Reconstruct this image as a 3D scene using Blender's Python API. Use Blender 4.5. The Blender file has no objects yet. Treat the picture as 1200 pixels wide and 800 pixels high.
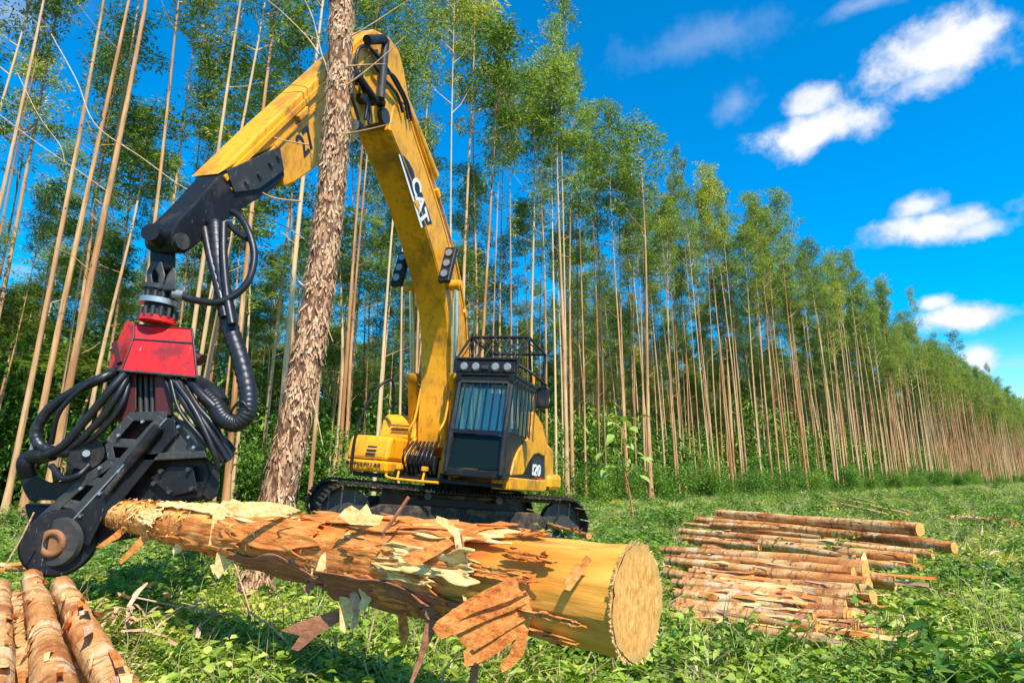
import bpy, bmesh, math, random
import numpy as np
from mathutils import Vector, Matrix, Euler, noise

# ------------------------------------------------------------------ camera
scene = bpy.context.scene
CAM_H, PITCH = 1.15, math.radians(12.9)
cam = bpy.data.cameras.new('camera')
cam.lens, cam.sensor_width, cam.clip_start, cam.clip_end = 21.0, 36.0, 0.05, 6000
cam_ob = bpy.data.objects.new('camera', cam)
scene.collection.objects.link(cam_ob)
cam_ob.location = (0, 0, CAM_H)
cam_ob.rotation_euler = (math.radians(90) + PITCH, 0, 0)
scene.camera = cam_ob
scene.view_settings.view_transform = 'Standard'
scene.view_settings.look = 'None'
scene.view_settings.exposure = 0.5
scene.view_settings.gamma = 1.0
scene.render.resolution_x, scene.render.resolution_y = 1024, 682
scene.cycles.max_bounces = 6
scene.cycles.transparent_max_bounces = 8
SUN_EL, SUN_AZ = math.radians(50), math.radians(154)     # azimuth clockwise from +Y (the view direction)
SUN_TO = Vector((math.sin(SUN_AZ) * math.cos(SUN_EL), math.cos(SUN_AZ) * math.cos(SUN_EL), math.sin(SUN_EL)))


def ray(px, py):
    u, v = (px - 600) / 700, (400 - py) / 700
    return Vector((u, math.cos(PITCH) - v * math.sin(PITCH), math.sin(PITCH) + v * math.cos(PITCH)))


def W(px, py, Y):
    """Point of the place at distance Y in front of the camera."""
    d = ray(px, py)
    return Vector((0, 0, CAM_H)) + d * (Y / d.y)


# ------------------------------------------------------------------ node helpers
class NT:
    def __init__(self, tree):
        self.t = tree
        self.n = tree.nodes
        self.l = tree.links

    def new(self, kind, **kw):
        nd = self.n.new(kind)
        for k, v in kw.items():
            setattr(nd, k, v)
        return nd

    def put(self, sock, v):
        if hasattr(v, 'links') or isinstance(v, bpy.types.NodeSocket):
            self.l.new(v, sock)
        elif v is not None:
            if isinstance(v, (tuple, list)) and len(v) == 3 and sock.type == 'RGBA':
                v = (*v, 1)
            sock.default_value = v

    def math(self, op, a, b=None, c=None, clamp=False):
        nd = self.new('ShaderNodeMath', operation=op, use_clamp=clamp)
        self.put(nd.inputs[0], a)
        if b is not None:
            self.put(nd.inputs[1], b)
        if c is not None:
            self.put(nd.inputs[2], c)
        return nd.outputs[0]

    def vmath(self, op, a, b=None, scale=None):
        nd = self.new('ShaderNodeVectorMath', operation=op)
        self.put(nd.inputs[0], a)
        if b is not None:
            self.put(nd.inputs[1], b)
        if scale is not None:
            self.put(nd.inputs['Scale'], scale)
        return nd.outputs['Value'] if op in ('DOT_PRODUCT', 'LENGTH') else nd.outputs[0]

    def noise(self, vec, scale=5, detail=4, rough=0.55, dist=0.0):
        nd = self.new('ShaderNodeTexNoise')
        if vec is not None:
            self.put(nd.inputs['Vector'], vec)
        self.put(nd.inputs['Scale'], scale)
        nd.inputs['Detail'].default_value = detail
        nd.inputs['Roughness'].default_value = rough
        nd.inputs['Distortion'].default_value = dist
        return nd.outputs['Fac']

    def voro(self, vec, scale=5, feature='F1', out='Distance', rnd=1.0):
        nd = self.new('ShaderNodeTexVoronoi', feature=feature)
        self.put(nd.inputs['Vector'], vec)
        nd.inputs['Scale'].default_value = scale
        nd.inputs['Randomness'].default_value = rnd
        return nd.outputs[out]

    def ramp(self, fac, stops, interp='LINEAR'):
        nd = self.new('ShaderNodeValToRGB')
        nd.color_ramp.interpolation = interp
        el = nd.color_ramp.elements
        while len(el) > 1:
            el.remove(el[-1])
        el[0].position, el[0].color = stops[0][0], (*stops[0][1], 1)
        for p, c in stops[1:]:
            e = el.new(p)
            e.color = (*c, 1)
        self.put(nd.inputs[0], fac)
        return nd.outputs[0]

    def step(self, x, a, b):
        nd = self.new('ShaderNodeMapRange', interpolation_type='SMOOTHSTEP')
        self.put(nd.inputs[0], x)
        nd.inputs[1].default_value, nd.inputs[2].default_value = a, b
        return nd.outputs[0]

    def mix(self, fac, a, b, mode='MIX'):
        nd = self.new('ShaderNodeMix', data_type='RGBA', blend_type=mode)
        self.put(nd.inputs[0], fac)
        self.put(nd.inputs[6], a)
        self.put(nd.inputs[7], b)
        return nd.outputs[2]

    def mapping(self, vec, scale=(1, 1, 1), loc=(0, 0, 0)):
        nd = self.new('ShaderNodeMapping')
        self.put(nd.inputs[0], vec)
        nd.inputs['Scale'].default_value = scale
        nd.inputs['Location'].default_value = loc
        return nd.outputs[0]

    def bump(self, h, strength=0.5, dist=0.01):
        nd = self.new('ShaderNodeBump')
        self.put(nd.inputs['Height'], h)
        nd.inputs['Strength'].default_value = strength
        nd.inputs['Distance'].default_value = dist
        return nd.outputs[0]


def new_mat(name):
    m = bpy.data.materials.new(name)
    m.use_nodes = True
    m.node_tree.nodes.clear()
    k = NT(m.node_tree)
    out = k.new('ShaderNodeOutputMaterial')
    return m, k, out


def principled(k, out, color, rough=0.6, metal=0.0, normal=None, spec=0.5):
    b = k.new('ShaderNodeBsdfPrincipled')
    k.put(b.inputs['Base Color'], color)
    k.put(b.inputs['Roughness'], rough)
    k.put(b.inputs['Metallic'], metal)
    b.inputs['Specular IOR Level'].default_value = spec
    if normal is not None:
        k.put(b.inputs['Normal'], normal)
    k.l.new(b.outputs[0], out.inputs[0])
    return b


# ------------------------------------------------------------------ sky and sun
world = bpy.data.worlds.new('World')
scene.world = world
world.use_nodes = True
world.node_tree.nodes.clear()
k = NT(world.node_tree)
wout = k.new('ShaderNodeOutputWorld')
bg = k.new('ShaderNodeBackground')
bg.inputs[1].default_value = 0.15
sky = k.new('ShaderNodeTexSky', sky_type='NISHITA')
sky.sun_disc = False
sky.sun_elevation = SUN_EL
sky.sun_rotation = SUN_AZ
sky.air_density, sky.dust_density, sky.ozone_density = 1.0, 0.2, 3.0
hs = k.new('ShaderNodeHueSaturation')
hs.inputs['Hue'].default_value = 0.495
hs.inputs['Saturation'].default_value = 1.65
hs.inputs['Value'].default_value = 1.3
k.l.new(sky.outputs[0], hs.inputs['Color'])
# clouds: puffs at fixed directions of the sky, plus scattered ones all round
dirn = k.new('ShaderNodeTexCoord').outputs['Generated']
CLOUDS = [  # px, py, half width px, half height px, density
    (1092, 64, 84, 42, 1.0), (1150, 36, 36, 26, .95), (1085, 96, 50, 24, .8),
    (955, 156, 84, 28, 1.0), (948, 118, 32, 22, .9),
    (1098, 264, 82, 24, 1.0), (1080, 240, 34, 18, .9), (1150, 268, 42, 16, .8),
    (1128, 372, 58, 18, 1.0), (1092, 354, 20, 12, .9), (1140, 420, 30, 18, .95),
    (865, 122, 36, 24, .42), (815, 50, 130, 30, .24), (1015, 3, 60, 14, .42), (1190, 425, 60, 12, .3),
]
fine = k.new('ShaderNodeTexNoise')
k.l.new(dirn, fine.inputs['Vector'])
fine.inputs['Scale'].default_value, fine.inputs['Detail'].default_value, fine.inputs['Roughness'].default_value = 15, 9, .62
fac1 = k.math('SUBTRACT', fine.outputs['Fac'], .5)
total = None
for px, py, a, b, dens in CLOUDS:
    d = ray(px, py).normalized()
    r = Vector((d.y, -d.x, 0)).normalized()
    u = r.cross(d)
    s = ray(px, py).length * 700
    ku = k.math('DIVIDE', k.vmath('DOT_PRODUCT', dirn, tuple(r)), a / s)
    kv = k.math('DIVIDE', k.vmath('DOT_PRODUCT', dirn, tuple(u)), b / s)
    front = k.math('GREATER_THAN', k.vmath('DOT_PRODUCT', dirn, tuple(d)), 0)
    rr = k.math('SQRT', k.math('ADD', k.math('MULTIPLY', ku, ku), k.math('MULTIPLY', kv, kv)))
    e = k.math('ADD', k.math('SUBTRACT', 1.0, rr), k.math('MULTIPLY', fac1, 2.1 if dens > .5 else 2.2))
    m = k.math('MULTIPLY', k.step(e, -.05, .8 if dens > .5 else 1.4), k.math('MULTIPLY', front, dens))
    total = m if total is None else k.math('MAXIMUM', total, m)
wide = k.noise(k.mapping(dirn, (1, 1, 2.6)), 3.2, 9, .58)
dz = k.new('ShaderNodeSeparateXYZ')
k.l.new(dirn, dz.inputs[0])
# the frame's own piece of sky holds only the clouds listed above
cview = ray(760, 200).normalized()
away = k.step(k.vmath('DOT_PRODUCT', dirn, tuple(cview)), .72, .55)
other = k.math('MULTIPLY', k.math('MULTIPLY', k.step(wide, .58, .7), away), .9)
total = k.math('MAXIMUM', total, other)
shade = k.noise(k.mapping(dirn, (1, 1, 1), (.02, 0, .05)), 16, 5, .55)
ccol = k.mix(k.step(k.math('ADD', shade, k.math('MULTIPLY', k.math('SUBTRACT', total, .6), .25)), .36, .62), (3.5, 3.9, 4.6), (4.9, 4.95, 5.05))
col = k.mix(total, hs.outputs[0], ccol)
k.l.new(col, bg.inputs[0])
k.l.new(bg.outputs[0], wout.inputs[0])

sun = bpy.data.lights.new('sun', 'SUN')
sun.energy = 5.0
sun.angle = math.radians(0.55)
sun.color = (1.0, .95, .86)
sun_ob = bpy.data.objects.new('sun', sun)
scene.collection.objects.link(sun_ob)
sun_ob.rotation_euler = (-SUN_TO).to_track_quat('-Z', 'Y').to_euler()
sun_ob.location = (0, -10, 30)

# ------------------------------------------------------------------ objects, tags, meshes
COL = scene.collection
rng = np.random.default_rng(7)
random.seed(5)


def tag(o, label=None, cat=None, group=None, kind=None):
    if label:
        o['label'] = label
    if cat:
        o['category'] = cat
    if group:
        o['group'] = group
    if kind:
        o['kind'] = kind
    return o


def empty(name, mat=None):
    o = bpy.data.objects.new(name, None)
    o.empty_display_size = .2
    COL.objects.link(o)
    if mat is not None:
        o.matrix_world = mat
        o['_b'] = 1
        del o['_b']
    return o


def link(name, me, parent=None, mat=None):
    o = bpy.data.objects.new(name, me)
    COL.objects.link(o)
    if parent is not None:
        o.parent = parent
    if mat is not None:
        o.matrix_local = mat
    return o


def fast_mesh(name, verts, faces, mat, smooth=False):
    """verts (n,3) array, faces (m,3|4) array"""
    me = bpy.data.meshes.new(name)
    verts = np.asarray(verts, np.float32)
    faces = np.asarray(faces, np.int32)
    me.vertices.add(len(verts))
    me.vertices.foreach_set('co', verts.ravel())
    k_ = faces.shape[1]
    me.loops.add(faces.size)
    me.loops.foreach_set('vertex_index', faces.ravel())
    me.polygons.add(len(faces))
    me.polygons.foreach_set('loop_start', np.arange(0, faces.size, k_, dtype=np.int32))
    me.update(calc_edges=True)
    me.validate()
    if smooth:
        me.polygons.foreach_set('use_smooth', np.ones(len(me.polygons), bool))
    if mat is not None:
        me.materials.append(mat)
    return me


def thicken(bm, t):
    """give an open sheet a back side t metres behind it"""
    bm.normal_update()
    n0 = list(bm.verts)
    f0 = list(bm.faces)
    edge = [e for e in bm.edges if len(e.link_faces) == 1]
    twin = {v: bm.verts.new(v.co - v.normal * t) for v in n0}
    for f in f0:
        bm.faces.new([twin[v] for v in reversed(f.verts)])
    for e in edge:
        a, b = e.verts
        bm.faces.new((a, b, twin[b], twin[a]))
    bmesh.ops.recalc_face_normals(bm, faces=bm.faces)


class MB:
    """Collects shapes into one mesh."""

    def __init__(self, T=None):
        self.v, self.f, self.sm = [], [], []
        self.T = T

    def add(self, vs, fs, smooth=False):
        o = len(self.v)
        self.v += [tuple(p) for p in vs]
        self.f += [tuple(i + o for i in f) for f in fs]
        self.sm += [smooth] * len(fs)
        return self

    def box(self, c, s, M=None, bevel=0.0):
        bm = bmesh.new()
        bmesh.ops.create_cube(bm, size=1)
        bmesh.ops.scale(bm, vec=s, verts=bm.verts)
        if bevel:
            bmesh.ops.bevel(bm, geom=list(bm.edges), offset=bevel, segments=2, affect='EDGES', profile=.5)
        if M is not None:
            bm.transform(M.to_4x4())
        bmesh.ops.translate(bm, vec=c, verts=bm.verts)
        return self.bm(bm)

    def bm(self, bm, smooth=False):
        bm.verts.index_update()
        self.add([v.co.copy() for v in bm.verts], [[v.index for v in f.verts] for f in bm.faces], smooth)
        bm.free()
        return self

    def prism(self, poly, a, b, frame, bevel=0.0):
        """poly: 2D outline in frame(u, v, w); extruded from w=a to w=b; frame maps (u,v,w)->point"""
        bm = bmesh.new()
        lo = [bm.verts.new(frame(u, v, a)) for u, v in poly]
        hi = [bm.verts.new(frame(u, v, b)) for u, v in poly]
        n = len(poly)
        bm.faces.new(lo[::-1])
        bm.faces.new(hi)
        for i in range(n):
            bm.faces.new((lo[i], lo[(i + 1) % n], hi[(i + 1) % n], hi[i]))
        bmesh.ops.recalc_face_normals(bm, faces=bm.faces)
        if bevel:
            bmesh.ops.bevel(bm, geom=list(bm.edges), offset=bevel, segments=2, affect='EDGES', profile=.5, clamp_overlap=True)
        bmesh.ops.triangulate(bm, faces=[f for f in bm.faces if len(f.verts) > 4])
        return self.bm(bm)

    def tube(self, pts, r, n=10, caps=True, smooth=True, ridges=0):
        pts = [Vector(p) for p in pts]
        m = len(pts)
        rs = list(r) if hasattr(r, '__len__') else [r] * m
        tang = [(pts[min(i + 1, m - 1)] - pts[max(i - 1, 0)]).normalized() for i in range(m)]
        a = Vector((0, 0, 1)) if abs(tang[0].z) < .9 else Vector((1, 0, 0))
        nrm = (a - tang[0] * a.dot(tang[0])).normalized()
        vs, fs = [], []
        for i in range(m):
            nrm = (nrm - tang[i] * nrm.dot(tang[i])).normalized()
            bi = tang[i].cross(nrm)
            rad = rs[i] * (1 + (.10 if ridges and i % ridges == 0 else 0))
            for j in range(n):
                t = 2 * math.pi * j / n
                vs.append(pts[i] + (nrm * math.cos(t) + bi * math.sin(t)) * rad)
        for i in range(m - 1):
            for j in range(n):
                j2 = (j + 1) % n
                fs.append((i * n + j, i * n + j2, (i + 1) * n + j2, (i + 1) * n + j))
        self.add(vs, fs, smooth)
        if caps:
            self.add(vs[:n], [tuple(range(n))[::-1]])
            self.add(vs[-n:], [tuple(range(n))])
        return self

    def cyl(self, p0, p1, r, n=16, r2=None):
        return self.tube([p0, p1], [r, r if r2 is None else r2], n, True, True)

    def build(self, name, mat, parent=None, ob_mat=None):
        me = bpy.data.meshes.new(name)
        me.from_pydata(self.v, [], self.f)
        me.polygons.foreach_set('use_smooth', self.sm)
        me.materials.append(mat)
        me.update()
        return link(name, me, parent, ob_mat)


def spline(pts, per=8):
    """Catmull-Rom through the points"""
    P = [Vector(p) for p in pts]
    P = [P[0] * 2 - P[1]] + P + [P[-1] * 2 - P[-2]]
    out = []
    for i in range(1, len(P) - 2):
        for j in range(per):
            t = j / per
            a, b, c, d = P[i - 1], P[i], P[i + 1], P[i + 2]
            out.append(.5 * ((2 * b) + (c - a) * t + (2 * a - 5 * b + 4 * c - d) * t * t + (3 * b - a - 3 * c + d) * t ** 3))
    out.append(P[-2])
    return out


# ------------------------------------------------------------------ materials
def leaf_mat(name, stops, trans=.35, rough=.45, spec=.35):
    m, k, out = new_mat(name)
    geo = k.new('ShaderNodeNewGeometry')
    oi = k.new('ShaderNodeObjectInfo')
    f = k.math('ADD', k.math('MULTIPLY', geo.outputs['Random Per Island'], .7), k.math('MULTIPLY', oi.outputs['Random'], .3))
    c = k.ramp(f, stops)
    where = k.noise(oi.outputs['Location'], .55, 3, .6)
    c = k.mix(k.step(where, .5, .68), c, k.mix(1.0, c, (1.5, 1.2, .9), 'MULTIPLY'))
    c = k.mix(k.math('MULTIPLY', k.step(where, .48, .34), .8), c, k.mix(1.0, c, (.62, .74, .7), 'MULTIPLY'))
    b = principled(k, out, c, rough, spec=spec)
    tr = k.new('ShaderNodeBsdfTranslucent')
    k.l.new(k.mix(1.0, c, (1.0, 1.0, .45), 'MULTIPLY'), tr.inputs[0])
    ms = k.new('ShaderNodeMixShader')
    ms.inputs[0].default_value = trans
    k.l.new(b.outputs[0], ms.inputs[1])
    k.l.new(tr.outputs[0], ms.inputs[2])
    k.l.new(ms.outputs[0], out.inputs[0])
    return m


M_CROWN = leaf_mat('eucalyptus_leaf', [(0, (.045, .09, .018)), (.3, (.13, .225, .035)), (.6, (.29, .40, .07)), (.85, (.53, .60, .16)), (1, (.74, .70, .32))], .42)
M_SHRUB = leaf_mat('shrub_leaf', [(0, (.03, .09, .015)), (.4, (.09, .21, .022)), (.75, (.22, .38, .045)), (1, (.44, .55, .10))], .35)
M_BROAD = leaf_mat('ground_leaf', [(0, (.06, .13, .015)), (.3, (.19, .30, .03)), (.6, (.40, .52, .06)), (.85, (.66, .72, .15)), (1, (.86, .76, .32))], .42)
M_GRASS = leaf_mat('grass_blade', [(0, (.10, .20, .03)), (.4, (.32, .46, .07)), (.75, (.60, .66, .18)), (1, (.82, .70, .38))], .3)
M_DRY = leaf_mat('dry_grass', [(0, (.20, .13, .06)), (.5, (.42, .32, .15)), (1, (.62, .52, .30))], .2)


def m_trunk():
    m, k, out = new_mat('trunk_bark')
    tc = k.new('ShaderNodeTexCoord').outputs['Object']
    oi = k.new('ShaderNodeObjectInfo').outputs['Random']
    off = k.vmath('ADD', tc, k.new('ShaderNodeCombineXYZ').outputs[0])
    cmb = off.node.inputs[1].links[0].from_node
    k.put(cmb.inputs[2], k.math('MULTIPLY', oi, 57.0))
    big = k.noise(k.mapping(off, (3, 3, .35)), 1.0, 3)
    st = k.noise(k.mapping(off, (26, 26, 1.6)), 1.0, 5, .65)
    c1 = k.ramp(big, [(.3, (.27, .09, .035)), (.45, (.47, .20, .07)), (.6, (.66, .37, .16)), (.75, (.36, .15, .055))])
    c2 = k.mix(k.step(st, .45, .7), c1, (.24, .12, .06))
    hue = k.mix(k.math('MULTIPLY', k.math('POWER', oi, 2.0), .7), c2, (.74, .56, .30))
    knots = k.step(k.noise(k.mapping(off, (9, 9, 3)), 1, 2), .70, .76)
    c3 = k.mix(knots, hue, (.10, .06, .035))
    principled(k, out, c3, .8, normal=k.bump(st, .6, .02), spec=.2)
    return m


M_TRUNK = m_trunk()


def m_ground():
    m, k, out = new_mat('forest_soil')
    tc = k.new('ShaderNodeTexCoord').outputs['Object']
    a = k.noise(tc, .6, 6, .6)
    b = k.noise(tc, 9, 6, .7)
    c = k.ramp(b, [(.3, (.03, .022, .012)), (.5, (.07, .05, .025)), (.7, (.14, .10, .05))])
    g = k.ramp(b, [(.3, (.02, .05, .01)), (.6, (.07, .16, .025)), (.8, (.14, .22, .05))])
    principled(k, out, k.mix(k.step(a, .4, .55), c, g), .95, normal=k.bump(b, .8, .05), spec=.1)
    return m


# ------------------------------------------------------------------ ground: one sheet out to the horizon
def ground_z(x, y):
    return 0.05 * math.sin(x * .31 + 1.3) * math.sin(y * .27) if abs(x) < 60 and y < 70 else 0.0


gx = np.concatenate([np.linspace(-3000, -60, 8), np.linspace(-50, 90, 120), np.linspace(110, 3000, 9)])
gy = np.concatenate([np.linspace(-400, -10, 6), np.linspace(-6, 90, 90), np.linspace(110, 4000, 10)])
gv = [(x, y, ground_z(x, y)) for y in gy for x in gx]
nx = len(gx)
gf = [(j * nx + i, j * nx + i + 1, (j + 1) * nx + i + 1, (j + 1) * nx + i) for j in range(len(gy) - 1) for i in range(nx - 1)]
ground = link('ground', fast_mesh('ground', gv, gf, m_ground(), True))
tag(ground, kind='structure')


# ------------------------------------------------------------------ leaves
def unit(a):
    return a / np.maximum(np.linalg.norm(a, axis=1, keepdims=True), 1e-9)


def leaf_arrays(P, D, L, Wd, droop=.0, fold=.12, wide=.45):
    """one folded two-triangle leaf per row; droop bends the tip down"""
    n = len(P)
    D = unit(D)
    up = np.tile([0., 0., 1.], (n, 1)) + rng.normal(0, .6, (n, 3))
    S = unit(np.cross(D, up))
    N = np.cross(S, D)
    L = np.broadcast_to(L, (n,)).reshape(-1, 1)
    Wd = np.broadcast_to(Wd, (n,)).reshape(-1, 1)
    mid = P + D * L * wide
    tip = P + D * L
    tip[:, 2] -= (droop * L).ravel()
    V = np.stack([P, mid + S * Wd / 2 + N * Wd * fold, tip, mid - S * Wd / 2 + N * Wd * fold], 1).reshape(-1, 3)
    b = np.arange(n).reshape(-1, 1) * 4
    F = np.concatenate([b + [0, 1, 2], b + [0, 2, 3]], 1).reshape(-1, 3)
    return V, F


def rand_dir(n, zbias=0.0, zs=1.0):
    d = rng.normal(0, 1, (n, 3))
    d[:, 2] = d[:, 2] * zs + zbias
    return unit(d)


def crown_mesh(seed, nleaf=5200, dome=1.0, low=.45, dark=False):
    """leaf clumps on rising limbs around the upper part of a 20 m stem (stem foot at 0,0,0)"""
    global rng
    keep = rng
    rng = np.random.default_rng(seed)
    centres, size = [], []
    mb = MB()
    nb = 21
    for i in range(nb):
        t = (i + rng.uniform(0, 1)) / nb                  # 0 low .. 1 top
        z = 12.2 + 7.6 * t ** .85
        az = i * 2.4 + rng.normal(0, .5)
        reach = (1.02 * (1 - t) ** .45 + .2) * rng.uniform(.55, 1.15) * dome
        if t < low and rng.uniform() < .45:
            continue
        rise = reach * rng.uniform(.7, 1.3)
        x0, y0 = stem_at(z)
        tip = np.array([x0 + math.cos(az) * reach, y0 + math.sin(az) * reach, z + rise])
        mid = np.array([x0 + math.cos(az) * reach * .45, y0 + math.sin(az) * reach * .45, z + rise * .35])
        mb.tube([(x0, y0, z), mid, tip], [.026, .014, .004], 4, False)
        k_ = 4 if t < .3 else 7
        for j in range(k_):
            f = rng.uniform(.5, 1.08)
            base = np.array([x0, y0, z]) * (1 - f) + tip * f
            centres.append(base + rng.normal(0, .2, 3) + [0, 0, .1])
            size.append(rng.uniform(.15, .36) * (1.0 if t > .3 else .8))
    centres, size = np.array(centres), np.array(size)
    which = rng.choice(len(centres), nleaf, p=size ** 2 / (size ** 2).sum())
    off = rand_dir(nleaf) * (rng.uniform(.1, 1, (nleaf, 1)) ** .45) * size[which][:, None]
    off[:, 2] *= .75
    P = centres[which] + off
    D = unit(off) * 1.0 + rand_dir(nleaf, .1) * .65
    V, F = leaf_arrays(P, D, rng.uniform(.11, .2, nleaf), rng.uniform(.032, .056, nleaf), .2)
    me = fast_mesh('crown', V, F, M_CROWN)
    limb = (np.array([tuple(v) for v in mb.v]), np.array(mb.f))
    rng = keep
    return me, limb


def stem_at(z, s=None):
    a, b, c = _stem
    return a * math.sin(z * .21 + b) * z / 20, c * math.sin(z * .17 + b * 2) * z / 20


def trunk_mesh(seed, limbs=None, seg=18, n=8, r0=.068):
    global _stem
    r_ = random.Random(seed)
    mb = MB()
    zs = [20.2 * (i / seg) ** 1.0 for i in range(seg + 1)]
    pts = [(*stem_at(z), z - .25) for z in zs]
    rad = [(r0 * (1 - .88 * (z / 20.2)) + .05 * math.exp(-z * 2.2)) * (1 + r_.uniform(-.05, .05)) for z in zs]
    mb.tube(pts, rad, n, False)
    for i in range(3):   # a few dead side twigs
        z = r_.uniform(3, 12)
        a = r_.uniform(0, 6.28)
        x, y = stem_at(z)
        l = r_.uniform(.3, 1.1)
        mb.tube([(x, y, z), (x + math.cos(a) * l * .5, y + math.sin(a) * l * .5, z + l * .35), (x + math.cos(a) * l, y + math.sin(a) * l, z + l * r_.uniform(.3, .9))], [.014, .009, .003], 3, False)
    V, F = np.array([tuple(v) for v in mb.v]), np.array(mb.f)
    if limbs is not None and len(limbs[0]):
        F = np.concatenate([F, limbs[1] + len(V)])
        V = np.concatenate([V, limbs[0]])
    return fast_mesh('trunk', V, F, M_TRUNK, True)


VARIANTS = []
for s in range(9):
    r_ = random.Random(s)
    _stem = (r_.uniform(.1, .35), r_.uniform(0, 6), r_.uniform(.1, .3))
    cm, limb = crown_mesh(100 + s, 3300 if s % 3 else 4200, dome=[.9, .72, 1.05][s % 3], low=[.45, .5, .3][s % 3])
    VARIANTS.append((trunk_mesh(s, limb), cm))


# ------------------------------------------------------------------ scatter (stuff)
def scatter(name, pts, rots, scls, idx, sources, label, cat):
    """one object whose points carry copies of the source meshes"""
    src = bpy.data.collections.new(name + '_pieces')
    for i, me in enumerate(sources):
        src.objects.link(bpy.data.objects.new('%s_%02d' % (name + '_piece', i), me))
    me = bpy.data.meshes.new(name)
    n = len(pts)
    me.vertices.add(n)
    me.vertices.foreach_set('co', np.asarray(pts, np.float32).ravel())
    me.attributes.new('rot', 'FLOAT_VECTOR', 'POINT').data.foreach_set('vector', np.asarray(rots, np.float32).ravel())
    me.attributes.new('scl', 'FLOAT_VECTOR', 'POINT').data.foreach_set('vector', np.asarray(scls, np.float32).ravel())
    me.attributes.new('idx', 'INT', 'POINT').data.foreach_set('value', np.asarray(idx, np.int32))
    o = link(name, me)
    ng = bpy.data.node_groups.new(name, 'GeometryNodeTree')
    ng.interface.new_socket('Geometry', in_out='INPUT', socket_type='NodeSocketGeometry')
    ng.interface.new_socket('Geometry', in_out='OUTPUT', socket_type='NodeSocketGeometry')
    gi, go = ng.nodes.new('NodeGroupInput'), ng.nodes.new('NodeGroupOutput')
    ip = ng.nodes.new('GeometryNodeInstanceOnPoints')
    ci = ng.nodes.new('GeometryNodeCollectionInfo')
    ci.inputs['Collection'].default_value = src
    ci.inputs['Separate Children'].default_value = True
    ci.inputs['Reset Children'].default_value = True
    L = ng.links

    def attr(nm, ty):
        a = ng.nodes.new('GeometryNodeInputNamedAttribute')
        a.data_type = ty
        a.inputs['Name'].default_value = nm
        return a.outputs['Attribute']
    e2r = ng.nodes.new('FunctionNodeEulerToRotation')
    L.new(attr('rot', 'FLOAT_VECTOR'), e2r.inputs[0])
    L.new(gi.outputs[0], ip.inputs['Points'])
    L.new(ci.outputs[0], ip.inputs['Instance'])
    ip.inputs['Pick Instance'].default_value = True
    L.new(attr('idx', 'INT'), ip.inputs['Instance Index'])
    L.new(e2r.outputs[0], ip.inputs['Rotation'])
    L.new(attr('scl', 'FLOAT_VECTOR'), ip.inputs['Scale'])
    L.new(ip.outputs[0], go.inputs[0])
    md = o.modifiers.new('scatter', 'NODES')
    md.node_group = ng
    return tag(o, label, cat, kind='stuff')


# ------------------------------------------------------------------ the plantation
def project(p):
    d = Vector(p) - Vector((0, 0, CAM_H))
    z = d.y * math.cos(PITCH) + d.z * math.sin(PITCH)
    v = -d.y * math.sin(PITCH) + d.z * math.cos(PITCH)
    return (600 + 700 * d.x / z, 400 - 700 * v / z, z) if z > .1 else (-9999, 0, z)


EX, EN = Vector((.70, .714, 0)), Vector((-.714, .70, 0))
E0 = Vector((2.6, 27.5, 0))
trees = []
for row in range(22):
    for i in range(-30, 280):
        s = i * 1.15 + random.gauss(0, .32) + (row % 2) * .6
        t = row * 2.6 + random.gauss(0, .35) + (random.uniform(-.6, .5) if row == 0 else 0)
        if i < -12:   # the stand's edge bends away a little at the left
            t -= (i + 12) * .06
        if random.random() < .12:
            continue
        p = E0 + EX * s + EN * t
        if p.y < 9:
            continue
        edge = row < 2
        h = random.gauss(1.06, .115) * (1.0 if not edge else 1.02)
        if row >= 1:
            h *= random.choice((1, .97, .9, .8)) if row < 3 else random.uniform(.42, .95)
        if row > 0 and p.x < .1 * p.y:
            h *= random.uniform(.5, .96)
        g = random.gauss(1.0, .26)
        trees.append((p.x, p.y, h, max(.62, g) * (1.05 if row < 3 else .95), random.uniform(0, 6.28), random.gauss(0, .012), random.gauss(0, .012), random.randrange(9), row))
for px, Y, h, g, lx in ((541, 24.0, 1.27, 1.5, .0), (556, 25.5, 1.2, 1.2, .0), (641, 28.5, 1.06, 1.2, -.01), (736, 33.5, 1.02, 1.1, 0),
                        (34, 13.6, 1.1, 1.2, .015), (58, 13.2, 1.16, 1.35, .02), (12, 13.9, 1.1, 1.1, .015), (200, 15.5, 1.1, 1.15, .03), (214, 16.4, 1.12, 1.1, .035),
                        (395, 19, 1.08, 1.15, .02), (664, 24.5, .98, 1.5, 0), (1012, 62, 1.12, 1.1, 0)):
    q = W(px, 560, Y)
    trees.append((q.x, Y, h, g, random.uniform(0, 6.28), 0.0, lx, random.randrange(9), -1))


def tree_matrix(t):
    x, y, h, g, az, tx, ty, v, row = t
    return Matrix.Translation((x, y, ground_z(x, y))) @ Euler((tx, ty, 0)).to_matrix().to_4x4() @ Matrix.Rotation(az, 4, 'Z') @ Matrix.Diagonal((g, g, h, 1))


def in_view(t):
    a, b = project((t[0], t[1], 1.0)), project((t[0], t[1], 16.0 * t[2]))
    return -60 < a[0] < 1260 or -60 < b[0] < 1260


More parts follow.
